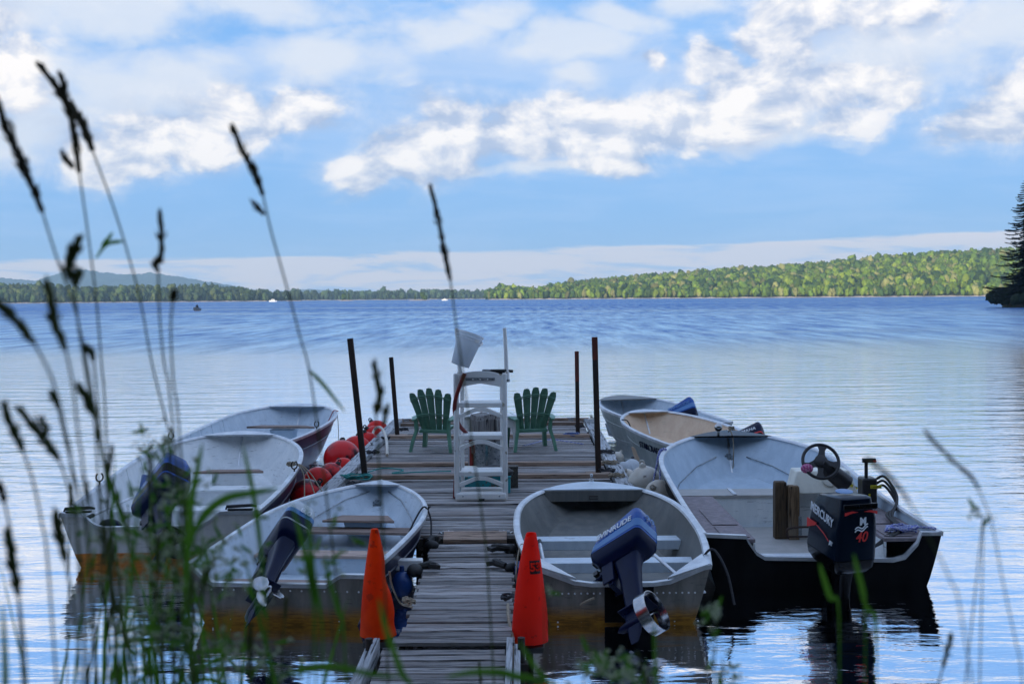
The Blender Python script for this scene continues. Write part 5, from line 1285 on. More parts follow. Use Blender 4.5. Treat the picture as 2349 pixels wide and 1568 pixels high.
# ---------------------------------------------------------------- middle left boat (white with orange band)
ML = Boat('rowing_boat', 'long white boat with cream transom and orange waterline band at the left', (-3.82, 13.45), (-4.10, 18.75), 2.22, 2.04, .57, .86,
          MT['navy'], MT['in_white'], MT['alu'], sm=.45, n=3.0, m=.60, notch=[(-1, .0), (-.80, 0), (-.66, -.12), (-.58, -.15), (.40, -.15), (.52, -.08), (.62, -.0), (1, .0)], tmat=MT['white_orange'], plate=.94, zpow=1.7, strakes=1, ribs=6)
ML.bench(.60, .33, .36, MT['in_white'], MT['in_white']); ML.bench(.33, .30, .34, MT['in_white'], MT['in_white'])
m = MB(); m.loft([[Vector((x, y, z)) for x, y in ((-.50, 0), (.45, 0), (.36, .20), (-.28, .22))] for z in (0, .03)]); m.build('bow_seat', MT['seatwood'], ML.t, bevel=.004, loc=(.05, ML.L * .74, .44))
m = MB(); m.box((0, 0, 0), (.5, .35, .40)); m.build('seat_pedestal', MT['in_white'], ML.t, loc=(.05, ML.L * .775, .24))
for sx in (-1, 1):
    m = MB(); m.tube([(-.15, 0, 0), (-.14, 0, .03), (.12, 0, .04), (.17, 0, .03)], [.012, .018, .018, .010], 8); m.box((.0, .0, .0), (.26, .05, .02)); m.build('handle', MT['black'], ML.t, True, loc=(sx * .84, ML.ty(.57) + .02, .595))
BM = dict(main=MT['mblue'], dark=MT['mdark'], low=MT['mdark'], bands=[(.06, .40, MT['mblack'])], ring=.155, ringmat=MT['mblack'], prop=1, propmat=MT['mblack'], slope=.5, dims=(.34, .62, .34), taper=.14, tiller=True)
motor(at(352, 1196, 13.45), ML.rz, R(58), R(42), R(-10), 1.04, 'tilted dark blue outboard with black prop guard on the white boat with orange band', BM)
paddle(ML.world((-.80, .15, .50)), ML.world((-.28, 1.75, .66)), 'white shafted oar with blue blade lying in the long white boat', blade=MT['bluefab'], shaft=MT['in_white'], nm='oar')
oarlock(ML, .33, -1, 'iron oarlock on the left gunwale of the long white boat'); oarlock(ML, .45, 1, 'iron oarlock on the right gunwale of the long white boat')
m = MB(); m.ball((0, 0, 0), .14, 14, 8, (1, .8, .8)); o = m.build('bag', MT['mdark'], None, True, loc=tuple(ML.world((-.62, .35, .34)))); tag(o, 'dark blue bag in the stern corner of the long white boat', 'bag')
m = MB(); m.box((0, 0, 0), (.42, .30, .05), (.5, .25, .3)); o = m.build('seat_cushion', MT['bluefab'], None, bevel=.02, loc=tuple(ML.world((-.42, 1.75, .60)))); tag(o, 'blue seat cushion leaning in the long white boat behind the motor', 'cushion')
# ---------------------------------------------------------------- far left boat
BLb = Boat('rowing_boat', 'farthest left aluminium boat with dark blue hull and old brown bow seat', (-4.70, 19.75), (-4.15, 24.1), 2.08, 1.75, .55, .82,
           MT['navy'], MT['in_grey'], MT['alu'], sm=.50, n=3.2, m=.60, plate=.93, zpow=1.7, strakes=1, ribs=6)
BLb.bench(.50, .34, .36, MT['in_white'], MT['in_white']); BLb.bench(.25, .32, .30, MT['in_white'], MT['in_white'])
m = MB(); m.loft([[Vector((x, y, z)) for x, y in ((-.62, 0), (.62, .05), (.34, .30), (-.44, .28))] for z in (0, .035)]); m.build('bow_seat', MT['oldwood'], BLb.t, bevel=.004, loc=(.0, BLb.L * .70, .50))
m = MB(); m.box((0, 0, 0), (.34, .22, .28), taper=1.3); m.build('seat_pedestal', MT['in_blue'], BLb.t, loc=(0, BLb.L * .75, .33))
oarlock(BLb, .10, -1, 'black oarlock on the left gunwale of the farthest left boat'); oarlock(BLb, .42, 1, 'black oarlock on the right gunwale of the farthest left boat')
# ---------------------------------------------------------------- big console boat
BR = Boat('console_boat', 'big black hulled aluminium boat with steering console at the right', (2.86, 12.3), (2.82, 17.75), 2.26, 2.28, .52, .93,
          MT['black_hull'], MT['in_blue'], MT['alu'], sm=.55, n=3.2, m=.82, notch=[(-1, .0), (-.64, -.02), (-.62, -.07), (-.55, -.18), (-.48, -.23), (.60, -.26), (.70, -.23), (.80, -.10), (.83, .0), (1, .0)], tmat=MT['black_hull'], plate=.93, zpow=1.8, strakes=1, cb=.88, floor=.08, plate_mat=MT['mblack'])
for sd in (-1, 1):      # side benches with carpeted tops
    m = MB(); y1 = BR.L * .50
    xin = .62
    rings_t = []; 
    for i in range(9):
        y = .05 + (y1 - .05) * i / 8; q = y / BR.L; xo = BR.wid(q, .44) - .03
        rings_t.append([Vector((sd * xin, y, .455)), Vector((sd * xo, y, .455)), Vector((sd * xo, y, .42)), Vector((sd * xin, y, .42))])
    m.loft(rings_t); m.build('side_bench', MT['vinyl'], BR.t, bevel=.004)
    m = MB(); m.box((0, 0, 0), (.02, y1 - .05, .34)); m.build('bench_side', MT['in_white'], BR.t, loc=(sd * (xin + .012), (y1 + .05) / 2, .248))
    for (ya, yb) in ((.12, .72), (.80, 1.75)):
        m = MB(); m.box((0, 0, 0), (.26, yb - ya, .008)); m.build('bench_hatch', MT['vinyl'], BR.t, bevel=.003, loc=(sd * (xin + .17), (ya + yb) / 2, .463))
m = MB(); y = BR.L * .50; w = BR.wid(.5, .44) - .03; w2 = BR.wid(.58, .44) - .03
m.loft([[Vector((-w, y, .43)), Vector((w, y, .43)), Vector((w, y, .465)), Vector((-w, y, .465))], [Vector((-w2, y + .5, .43)), Vector((w2, y + .5, .43)), Vector((w2, y + .5, .465)), Vector((-w2, y + .5, .465))]]); m.build('cross_bench', MT['vinyl2'], BR.t, bevel=.004)
m = MB(); m.box((0, 0, 0), (1.9, .03, .35)); m.build('bench_front', MT['in_white'], BR.t, loc=(0, y + .03, .255))
m = MB(); m.box((0, 0, 0), (.04, .5, .012)); m.build('trim_strip', MT['alu'], BR.t, loc=(-.35, y + .25, .472))
m = MB(); m.box((0, 0, 0), (1.30, .12, .07)); m.build('splash_well', MT['alu'], BR.t, bevel=.02, loc=(-.1, .16, .25))
m = MB(); m.box((0, 0, 0), (1.30, .10, .04)); m.build('splash_step', MT['alu'], BR.t, bevel=.015, loc=(-.1, .30, .18))
m = MB(); m.box((0, 0, 0), (1.24, BR.L * .5 - .1, .012)); m.build('floor_deck', MT['vinyl2'], BR.t, loc=(0, BR.L * .25, .092))
for sd in (-1, 1):
    for k_ in (0,):
        m = MB(); m.tube([BR.inn(q, 1, sd).lerp(BR.inn(q, 3, sd), f) + Vector((-sd * .004, 0, .03 * k_)) for q, f in ((.60, 1.0), (.70, .92), (.82, .78), (.92, .62), (.975, .52))], .007 if not k_ else .003, 5); m.build('seam', MT['galv'], BR.t)
m = MB(); m.box((0, 0, 0), (.06, .03, .11)); m.box((0, -.02, .025), (.11, .012, .02)); m.box((0, -.02, -.02), (.11, .012, .02)); m.build('bow_bracket', MT['galv'], BR.t, loc=(-.02, BR.L * .945, .60))
m = MB(); m.tube([(0, 0, 0), (0, 0, .05)], .018, 8); m.ball((0, 0, .09), .055, 16, 10); m.build('bow_light', MT['steel'], BR.t, True, loc=(-.15, BR.L * .955, .92))
# console
def console():
    # cabin box at starboard, seen from behind
    c0 = BR.local(at(1893, 1085, 14.2)); x, y = c0.x, c0.y; t = BR.t
    m = MB(); W_ = .74
    m.loft([[Vector((x + sx * W_ / 2 * k_, y + dy, z)) for sx, dy in ((-1, d0), (1, d0), (1, d1), (-1, d1))] for z, d0, d1, k_ in ((.60, 0, .34, 1.0), (.845, .10, .40, .80))]); m.build('console_head', MT['cream'], t, bevel=.015)
    m = MB(); m.box((x, y + .22, .34), (.58, .20, .50)); m.build('console_body', MT['in_white'], t, bevel=.01)
    m = MB(); m.box((0, 0, 0), (.30, .006, .035), (R(-22), R(34), 0)); m.build('warning_label', MT['yellow'], t, loc=(x + .24, y + .035, .73))
    text('lettering', 'NO PASSENGERS UP', .03, MT['mblack'], t, Matrix.Translation((x + .24, y + .028, .732)) @ Matrix.Rotation(R(-22), 4, 'X') @ Matrix.Rotation(R(34), 4, 'Y') @ Matrix.Rotation(R(90), 4, 'X'), ext=.001)
    m = MB(); m.lathe([(.075, 0), (.075, .01), (.06, .015)], 20, M=Matrix.Rotation(R(68), 3, 'X')); m.build('gauge', MT['cream'], t, True, loc=(x + .06, y + .045, .75))
    # steering wheel and column
    wc = BR.local(at(1883, 1058, 13.75)); Mw = Matrix.Rotation(R(62), 3, 'X')
    m = MB(); n = 40; m.tube([Mw @ Vector((.192 * math.cos(2 * math.pi * k / n), .192 * math.sin(2 * math.pi * k / n), 0)) for k in range(n + 1)], .018, 10, cap=False); m.build('steering_wheel', MT['black'], t, True, loc=tuple(wc))
    for a in (78, 200, 345, 262):
        m = MB(); a = R(a); v = Vector((math.cos(a), math.sin(a), 0)); u = Vector((-v.y, v.x, 0)); wd = .035 if a < 4.4 else .03
        m.loft([[Mw @ (v * r_ + u * s_ * w_ + Vector((0, 0, z_))) for s_, z_ in ((-1, -.008), (1, -.008), (1, .008), (-1, .008))] for r_, w_ in ((.02, .06), (.08, wd), (.13, wd * .9), (.19, wd * 1.7))]); m.build('wheel_spoke', MT['black'], t, loc=tuple(wc))
    m = MB(); m.lathe([(.07, -.03), (.07, .02), (.05, .03)], 20, M=Mw); m.build('wheel_hub', MT['black'], t, True, loc=tuple(wc))
    m = MB(); m.tube([wc + Vector((0, 0, 0)), wc + Vector((.10, .06, -.10)), wc + Vector((.30, .10, -.26))], [.06, .09, .10], 12); m.build('steering_column', MT['black'], t, True)
    m = MB(); m.ball((0, 0, 0), .062, 14, 10, (1.1, .8, .85)); o = m.build('cloth', MT['pink'], None, True, loc=tuple(BR.world(wc + Vector((-.155, -.03, -.07))))); tag(o, 'pink and white patterned cloth on the steering wheel', 'cloth')
    # throttle box
    th = BR.local(at(1992, 1125, 14.0))
    m = MB(); m.box((0, 0, 0), (.16, .22, .34)); m.build('throttle_box', MT['black'], t, bevel=.02, loc=tuple(th + Vector((-.01, 0, -.02))))
    m = MB(); m.tube([(0, 0, .1), (0, 0, .30)], .020, 8); m.box((.03, 0, .31), (.14, .05, .045)); m.build('throttle_lever', MT['black'], t, True, loc=tuple(th + Vector((-.04, -.06, .03))))
    m = MB(); m.box((0, 0, 0), (.035, .052, .02)); m.build('trim_switch', MT['decal_red'], t, loc=tuple(th + Vector((.045, -.065, .335))))
    m = MB(); m.box((0, 0, 0), (.12, .012, .035)); m.build('warning_label', MT['yellow'], t, bevel=.003, loc=tuple(th + Vector((.05, -.12, .06))))
    text('lettering', 'CAREFUL', .026, MT['mblack'], t, Matrix.Translation(th + Vector((.05, -.128, .06))) @ Matrix.Rotation(R(90), 4, 'X'), ext=.001)
    m = MB(); m.box((0, 0, 0), (.018, .012, .07)); m.build('warning_label', MT['yellow'], t, loc=tuple(th + Vector((-.02, -.12, -.05))))
    for k in range(3):
        a = th + Vector((.06, -.02, .12 - .05 * k)); m = MB()
        m.tube(spline([a, a + Vector((.10, -.05, .04)), a + Vector((.16, -.3, -.14)), Vector((.98 - k * .03, 1.0, .50 + .01 * k)), Vector((.93 - .03 * k, .5, .49)), Vector((.78 - .05 * k, .16, .48 - .01 * k)), Vector((.50, .06, .36)), Vector((.25, .0, .34))]), .014, 8); m.build('control_cable', MT['rubber'], t, True)
console()
for dx, w_, h_, mt in ((0, .13, 1.0, MT['postwood']), (.135, .12, .97, MT['postwood'])):
    c_ = BR.local(on_z(1812, 1237, .09)); m = MB(); m.loft([[Vector((x * k_, y * k_, z)) for x, y in ((-w_ / 2, -.07), (w_ / 2, -.07), (w_ / 2, .07), (-w_ / 2, .07))] for z, k_ in ((0, 1), (.56 - dx * .3, 1), (.62 - dx * .3, .95), (.635 - dx * .3, .82))]); m.build('wooden_post', mt, BR.t, bevel=.005, loc=(c_.x + dx - .10, c_.y + .05 - dx * .35, .10))
m = MB(); m.box((0, 0, 0), (.035, .012, .24))
for k in range(4): m.ball((0, -.008, -.09 + .06 * k), .008, 6, 4)
m.build('steel_strap', MT['galv'], BR.t, loc=(c_.x + .10, c_.y - .065, .24))
m = MB(); m.tube(spline([(-.18, 0, -.03), (-.20, 0, .05), (-.15, 0, .085), (.0, -.02, .10), (.16, -.02, .09)]), .012, 8); m.tube([(-.17, 0, -.01), (.16, 0, -.01)], .010, 8); m.build('grab_bar', MT['iron'], BR.t, True, loc=(c_.x + .12, c_.y - .20, .17))
def merc_extra(t, hs, Lc, z0, Hc):
    # red wedge on the port side, red accents aft, emblem
    m = MB(); m.loft([[Vector((-hs * 1.035 - k_, y, z0 + z)) for y, z in ((.16, .27), (.16, .19), (-.02, .245), (-.04, .27))] for k_ in (0, .004)]); m.build('red_wedge', MT['decal_red'], t)
    m = MB(); m.tube([(-hs * 1.045, -.04, z0 + .255), (-hs * 1.045, -.20, z0 + .22), (-hs * 1.045, -.30, z0 + .18)], .004, 5); m.build('red_line', MT['decal_red'], t)
    for sx in (-1, 1):
        m = MB(); m.loft([[Vector((sx * x, -.12 - Lc / 2 - .050 - k_, z0 + z)) for x, z in ((.165, .435), (.09, .455), (.03, .460), (.09, .470), (.165, .460))] for k_ in (0, .006)]); m.build('red_vent', MT['decal_red'], t)
    m = MB(); m.box((0, -.12 - Lc / 2 - .038, z0 + .50), (.34, .03, .045)); m.build('air_slot', MT['mblack'], t, bevel=.006)
    yb = -.12 - Lc / 2 - .040
    text('emblem', 'M', .085, MT['decal'], t, frame((.03, yb, z0 + .375), (1, 0, 0), (0.25, 0, 1)), ext=.002, bold=.004)
    for k in range(2):
        m = MB(); m.tube([(-.05 + .13 * f, yb, z0 + .315 - .022 * k + .012 * math.sin(f * 6.3 * 1.3) + .03 * f) for f in [i / 12 for i in range(13)]], .0055, 5); m.build('emblem_wave', MT['decal'], t)
    m = MB(); m.lathe([(.085, 0), (.085, .004), (.06, .006)], 24, c=(0, -.16, z0 + Hc + .048)); m.xf(Matrix.Diagonal((1, 1.3, 1))) if False else None; m.build('top_badge', MT['mlight'], t, True)
MC = dict(main=MT['mnavy'], dark=MT['mblack'], low=MT['mblack'], slope=.16, dims=(.42, .66, .50), taper=.20, round=.16, tsx=1.0, prop=0, tang=-.10,
          text=[('port', 'MERCURY', .105, MT['decal'], -.13, .36, .0), ('aft', '40', .12, MT['decal_red'], .02, .245, .25), ('port', 'JET', .045, MT['decal'], -.33, .17, .15)], extra=[merc_extra])
def jetfoot(t):
    m = MB(); m.loft([[Vector((x * w_, y * l_ - .18, z)) for x, y in rrect(1, 1, .4, 3)] for z, w_, l_ in ((-.40, .09, .13), (-.52, .13, .22), (-.62, .12, .22), (-.68, .07, .15))]); m.build('jet_foot', MT['mblack'], t, True)
MR = motor(at(1912, 1322, 12.05), BR.rz, R(-7), R(13), 0, 1.12, 'big black outboard with white MERCURY lettering and red 40 on the console boat', MC)
MR['label'] = 'big black outboard with white lettering and a red 40 on the console boat'
jetfoot(MR); MR.scale = (.96, .96, 1.13)
# ---------------------------------------------------------------- tan boat
TB = Boat('rowing_boat', 'weathered grey green boat with tan interior in the right middle', (3.38, 18.6), (2.12, 22.55), 1.75, 1.55, .52, .80,
          MT['green_alu'], MT['in_tan'], MT['alu'], sm=.48, n=3.0, m=.62, plate=.94, zpow=1.7, strakes=2)
TB.bench(.62, .36, .34, MT['in_white'], MT['in_tan']); TB.bench(.34, .34, .34, MT['in_white'], MT['in_tan'])
P1 = TB.out(.60, 1, -1); P2 = TB.out(.36, 1, -1); mid = TB.out(.47, 1, -1).lerp(TB.out(.47, 2, -1), .3) + Vector((-.012, 0, .02))
text('lettering', 'STARCRAFT', .15, MT['mdark'], TB.t, frame(mid, TB.out(.36, 1, -1) - TB.out(.58, 1, -1), TB.out(.47, 0, -1) - TB.out(.47, 3, -1)), ext=.004, shear=.15)
YM = dict(main=MT['mdark'], dark=MT['mblack'], low=MT['mblack'], bands=[(.0, .10, MT['decal_red'])], slope=.45, dims=(.30, .56, .27), tsx=1.0, text=[('port', 'YAMAHA', .085, MT['decal'], -.14, .16, .15)])
motor(at(1706, 1046, 19.3), TB.rz - R(14), R(50), R(66), 0, .92, 'dark blue tilted outboard with red stripe behind the console boat bow', YM)
# ---------------------------------------------------------------- far right boat
FB = Boat('rowing_boat', 'farthest right grey aluminium boat with blue tilted motor', (3.05, 23.0), (2.02, 26.6), 1.72, 1.50, .52, .74,
          MT['green_alu'], MT['in_grey'], MT['alu'], sm=.48, n=3.0, m=.60, plate=.86, zpow=1.7, plate_mat=MT['in_beige'])
FB.bench(.62, .34, .3, MT['in_white'], MT['in_grey']); FB.bench(.34, .32, .3, MT['in_white'], MT['in_grey'])
EV2 = dict(EV); EV2['ring'] = None; EV2['tiller'] = False; EV2['prop'] = 0; EV2['text'] = [('port', 'EVINRUDE', .085, MT['mlight'], -.14, .185, .15)]
motor(at(1560, 990, 22.8), FB.rz, R(50), R(62), 0, 1.05, 'blue tilted outboard on the farthest right boat', EV2)

gun_rivets(FR, .1, .86, 34); gun_rivets(FL, .03, .92, 44); gun_rivets(BR, .05, .92, 50); gun_rivets(ML, .05, .92, 44)
# ================================================================ ropes and small things
def gp(px, py): return on_z(px, py, DZ + .03)
def coil(c, r, rr, mat, label, turns=5, seed=0, flat=.5, nm='rope_coil', cat='rope'):
    r_ = random.Random(seed); pts = []
    for i in range(turns * 10):
        a = i * .63; q = r * (.55 + .45 * r_.random()); pts.append(Vector(c) + Vector((q * math.cos(a), q * flat * math.sin(a) * 1.6, .01 + .05 * r_.random())))
    m = MB(); m.tube(spline(pts, 3), rr, 5); o = m.build(nm, mat, None, True); tag(o, label, cat)
coil(BR.world((.86, .30, .47)), .16, .013, MT['bluerope'], 'pile of blue and white rope on the right bench of the console boat', 6, 1)
rope([BR.world((.95, .34, .50)), BR.world((1.02, .20, .53)), BR.world((1.08, .05, .55)), BR.world((1.10, .0, .55))], .013, MT['bluerope'], 'blue and white rope end on the stern corner of the console boat')
q_ = .80; g0 = BR.world(BR.out(q_, 0, -1))
rope([g0 + Vector((.06, -.02, -.40)), g0 + Vector((.05, -.01, -.2)), g0 + Vector((.0, .0, .03)), g0 + Vector((-.08, -.05, -.10)), g0 + Vector((-.16, -.2, -.35)), g0 + Vector((-.22, -.3, -.55))], .013, MT['bluerope'], 'blue and white braided rope over the left gunwale of the console boat, outer strand')
rope([g0 + Vector((.02, -.03, .03)), g0 + Vector((-.05, -.08, -.05)), g0 + Vector((-.08, -.22, -.30)), g0 + Vector((-.10, -.35, -.52))], .013, MT['bluerope'], 'blue and white braided rope hanging by the cream buoys, inner strand')
rope([g0 + Vector((.01, -.03, .035)), g0 + Vector((-.07, -.05, .0)), g0 + Vector((-.13, -.16, -.22)), g0 + Vector((-.2, -.25, -.5))], .011, MT['bluerope'], 'short middle strand of the braided rope by the cream buoys')
bw = BR.world((0, BR.L * .95, .95)); rope([bw + Vector((-.02, 0, .0)), bw + Vector((.0, -.05, .02)), bw + Vector((.03, -.10, -.10)), bw + Vector((.03, -.12, -.35)), bw + Vector((.02, -.13, -.50))], .008, MT['twine'], 'thin tan rope hanging inside the bow of the console boat')
coil(bw + Vector((.02, -.04, .02)), .04, .010, MT['twine'], 'small rope knot on the bow of the console boat', 2, 3)
# tan ropes over the white boat's gunwale
g1 = ML.world(ML.out(.50, 0, 1))
for k, lb in enumerate(('left', 'middle', 'right')):
    rope([g1 + Vector((-.12 + .02 * k, .05, .03)), g1 + Vector((.0 + .02 * k, .03, .05)), g1 + Vector((.10 + .05 * k, -.1, -.06)), g1 + Vector((.16 + .12 * k, -.4, -.22 - .02 * k)), g1 + Vector((.22 + .20 * k, -.8, -.36))], .008, MT['twine'], lb + ' of three thin tan ropes tying the long white boat')
coil(g1 + Vector((-.08, .02, .03)), .07, .009, MT['twine'], 'knotted tan rope round the right oarlock of the long white boat', 3, 9)
g2 = BLb.world(BLb.out(.80, 0, 1)); rope([g2 + Vector((.02, .1, .03)), g2 + Vector((-.06, .06, .04)), g2 + Vector((-.12, -.2, -.12)), g2 + Vector((-.20, -.6, -.25)), g2 + Vector((-.24, -.9, -.28))], .009, MT['redcord'], 'red cord hanging inside the farthest left boat')
rope([g2 + Vector((.0, .1, .0)), g2 + Vector((.02, .08, -.25)), g2 + Vector((.02, .08, -.62))], .006, MT['cord'], 'thin line hanging from the bow of the farthest left boat')
g3 = TB.world(TB.out(.80, 0, -1)); rope([g3 + Vector((0, .0, .03)), g3 + Vector((.10, -.03, .0)), g3 + Vector((.18, -.10, -.20)), g3 + Vector((.22, -.2, -.36))], .010, MT['cord'], 'black cord inside the tan boat near its bow')
g4 = FL.world(FL.out(.62, 0, 1)); rope([g4 + Vector((-.20, -.15, -.28)), g4 + Vector((-.12, -.05, -.10)), g4 + Vector((-.02, .02, .04)), g4 + Vector((.05, -.02, -.08)), g4 + Vector((.07, -.25, -.24))], .010, MT['cord'], 'dark rope bent over the right gunwale of the front left boat')
rope([FR.world((.72, .35, .36)), FR.world((.76, .36, .50)), FR.world((.84, .30, .57)), FR.world((.93, .16, .40)), FR.world((.97, .02, .15))], .011, MT['cord'], 'black cord over the right stern corner of the front right boat')
rope([gp(845, 1082), gp(880, 1073), gp(925, 1078), gp(900, 1085), gp(960, 1082), gp(1035, 1080)], .010, MT['teal'], 'teal rope lying across the dock behind the front left boat')
coil(gp(818, 1098), .22, .010, MT['teal'], 'teal rope pile beside the tall leaning black post', 6, 5)
rope([gp(1200, 1022), gp(1260, 1008), gp(1300, 1012), gp(1338, 1018)], .009, MT['bluerope'], 'thin blue line on the dock right of the right chair')
coil(gp(1310, 1000), .16, .010, MT['bluefab'], 'blue rope pile near the far right post', 5, 6)
hp = [gp(851, 1008), gp(860, 1003) + Vector((0, 0, .15)), gp(875, 1010) + Vector((0, 0, .22)), gp(886, 1025) + Vector((0, 0, .14)), gp(888, 1043)]
rope(hp, .024, MT['whitebuoy'], 'stiff pale hose arching over the left edge of the dock', 'hose', nm='hose')
for i, (px, py, r_, mt, lb) in enumerate(((1392, 1045, .13, 'cord', 'tangle of black cord on the right dock edge beside the tall post'), (1400, 1070, .14, 'twine', 'pale tangled rope on the right dock edge'), (1392, 1088, .12, 'cord', 'black cord pile at the foot of the tall right post'),
                                          (1415, 1100, .12, 'twine', 'tan rope tangle left of the small cream buoy'), (855, 1045, .11, 'cord', 'black cord tangle on the left dock rail nearest the post'), (884, 1012, .09, 'cord', 'black cord knot on the left dock rail farther out'), (812, 1120, .12, 'cord', 'dark rope knot behind the bow of the front left boat'),
                                          (925, 992, .10, 'cord', 'dark rope at the foot of the far left post'), (1330, 985, .10, 'cord', 'dark rope at the foot of the far right post'))):
    coil(gp(px, py) + Vector((0, 0, .03)), r_, .009, MT[mt], lb, 4, 40 + i)
cleat(gp(928, 975).x, 25.4, DZ + .066, 0, 'cleat on the far left corner of the dock')
cleat(gp(1312, 972).x, 25.4, DZ + .066, .3, 'cleat on the far right corner of the dock')
cleat(PXL + .11, 21.3, DZ + .066, 1.5, 'cleat on the left dock rail beside the pale hose')
cleat(PXR - .11, 20.3, DZ + .066, 1.6, 'cleat on the right dock rail among cords')
# mooring lines by the cones
rope([at(893, 1310, 9.9), at(900, 1345, 10.1), on_z(918, 1382, DZ) , on_z(945, 1392, DZ + .02)], .008, MT['twine'], 'tan line from the front left boat to the left walkway edge')
coil(on_z(938, 1388, DZ + .01), .06, .010, MT['twine'], 'tan knot on the left edge of the walkway', 3, 12)
rope([on_z(1165, 1385, DZ + .02), on_z(1166, 1415, DZ), on_z(1174, 1450, DZ - .05), on_z(1178, 1485, DZ - .1), on_z(1180, 1530, .1)], .012, MT['twine'], 'thick tan rope hanging along the right edge of the walkway')
coil(on_z(1164, 1378, DZ + .01), .06, .010, MT['cord'], 'dark knot on the right edge of the walkway beside the red cone', 3, 13)
rope([FR.world((-.80, .9, .50)), FR.world((-.86, .8, .52)), FR.world((-.90, .55, .35)), FR.world((-.89, .5, .2))], .008, MT['twine'], 'thin line from the front right boat rail to the walkway')
rope([FR.world((-.36, -.07, .18)), FR.world((-.30, -.09, .22)), FR.world((-.24, -.08, .24))], .012, MT['twine'], 'frayed rope end on the transom beside the red cone')
# ================================================================ FOREGROUND GRASS
def grassmat(name, c1, c2, trans=.35):
    m_, q, b, out = newmat(name); t = m_.node_tree; geo = q.n('ShaderNodeNewGeometry')
    nz = q.noise(geo.outputs['Position'], 6, 3, 0.6); col = q.mix(q.ss(nz, .35, .65), tuple(c1) + (1,), tuple(c2) + (1,))
    t.links.new(col, b.inputs['Base Color']); b.inputs['Roughness'].default_value = .6; b.inputs['Specular IOR Level'].default_value = .25
    tr = q.n('ShaderNodeBsdfTranslucent'); t.links.new(q.v('SCALE', col, sc=1.6), tr.inputs[0]); ms = q.n('ShaderNodeMixShader'); ms.inputs[0].default_value = trans
    t.links.new(b.outputs[0], ms.inputs[1]); t.links.new(tr.outputs[0], ms.inputs[2]); t.links.new(ms.outputs[0], out.inputs[0]); return m_
GL = grassmat('grass_blade', (0.045, 0.13, 0.012), (0.08, 0.19, 0.02), .42)
GS = grassmat('grass_stalk', (0.06, 0.10, 0.025), (0.10, 0.13, 0.04), .2)
GH = grassmat('grass_seed', (0.05, 0.045, 0.025), (0.10, 0.085, 0.045), .25)
GHG = grassmat('green_seed', (0.05, 0.08, 0.018), (0.10, 0.12, 0.03), .3)
GP = grassmat('pale_seed', (0.18, 0.18, 0.12), (0.26, 0.25, 0.16), .25)
FLW = grassmat('white_flower', (0.36, 0.42, 0.28), (0.48, 0.52, 0.38), .3)
def head_mb(m, pts, r, rnd, dens=150):
    """plume of small spikelets round a curved axis"""
    P = spline(pts, 6); n = len(P)
    L = sum((P[i + 1] - P[i]).length for i in range(n - 1)); k = max(24, int(dens * L / .2 * 1.0))
    for _ in range(k):
        f = rnd.random(); i = min(n - 2, int(f * (n - 1))); u = f * (n - 1) - i; c = P[i].lerp(P[i + 1], u); t = (P[i] - P[i + 1]).normalized()
        env = math.sin(math.pi * min(1, max(0, .06 + f * .92))) ** .7 * (0.72 + .28 * math.sin(f * 23 + r * 900))
        a = rnd.uniform(0, 6.28); s = t.cross(Vector((math.cos(a), math.sin(a), .3))).normalized(); rr = r * env * 1.25
        o = c + s * rr * rnd.uniform(.2, .8); tip = o + s * rr * .5 + t * r * rnd.uniform(.9, 1.7); w = t.cross(s) * r * .48
        b = len(m.v); m.v += [tuple(o - w), tuple(o + w), tuple(o + s * r * .35 + t * r * .4), tuple(tip)]; m.f += [(b, b + 1, b + 3), (b + 1, b + 2, b + 3), (b + 2, b, b + 3)]
    m.tube(P, r * .5, 5)
def blade_mb(m, pts, w, f0=0):
    P = spline(pts, 5); n = len(P); b = len(m.v); view = Vector((0, 1, .1))
    for i, p in enumerate(P):
        t = (P[min(n - 1, i + 1)] - P[max(0, i - 1)]).normalized(); s = t.cross(view); s = s.normalized() if s.length > 1e-4 else Vector((1, 0, 0))
        f = i / (n - 1); ww = w * min(1, f * 4 + .25) * (1 - f ** 2.2) ** .6 + .0003
        if f0: g_ = min(1, max(0, (f - f0) / .22)); ww = w * (.16 + .84 * g_ * g_ * (3 - 2 * g_)) * (1 - max(0, f) ** 4) ** .6 + .0003
        m.v += [tuple(p - s * ww), tuple(p + Vector((0, ww * .5, 0))), tuple(p + s * ww)]
    for i in range(n - 1):
        a = b + i * 3; m.f += [(a, a + 1, a + 4, a + 3), (a + 1, a + 2, a + 5, a + 4)]
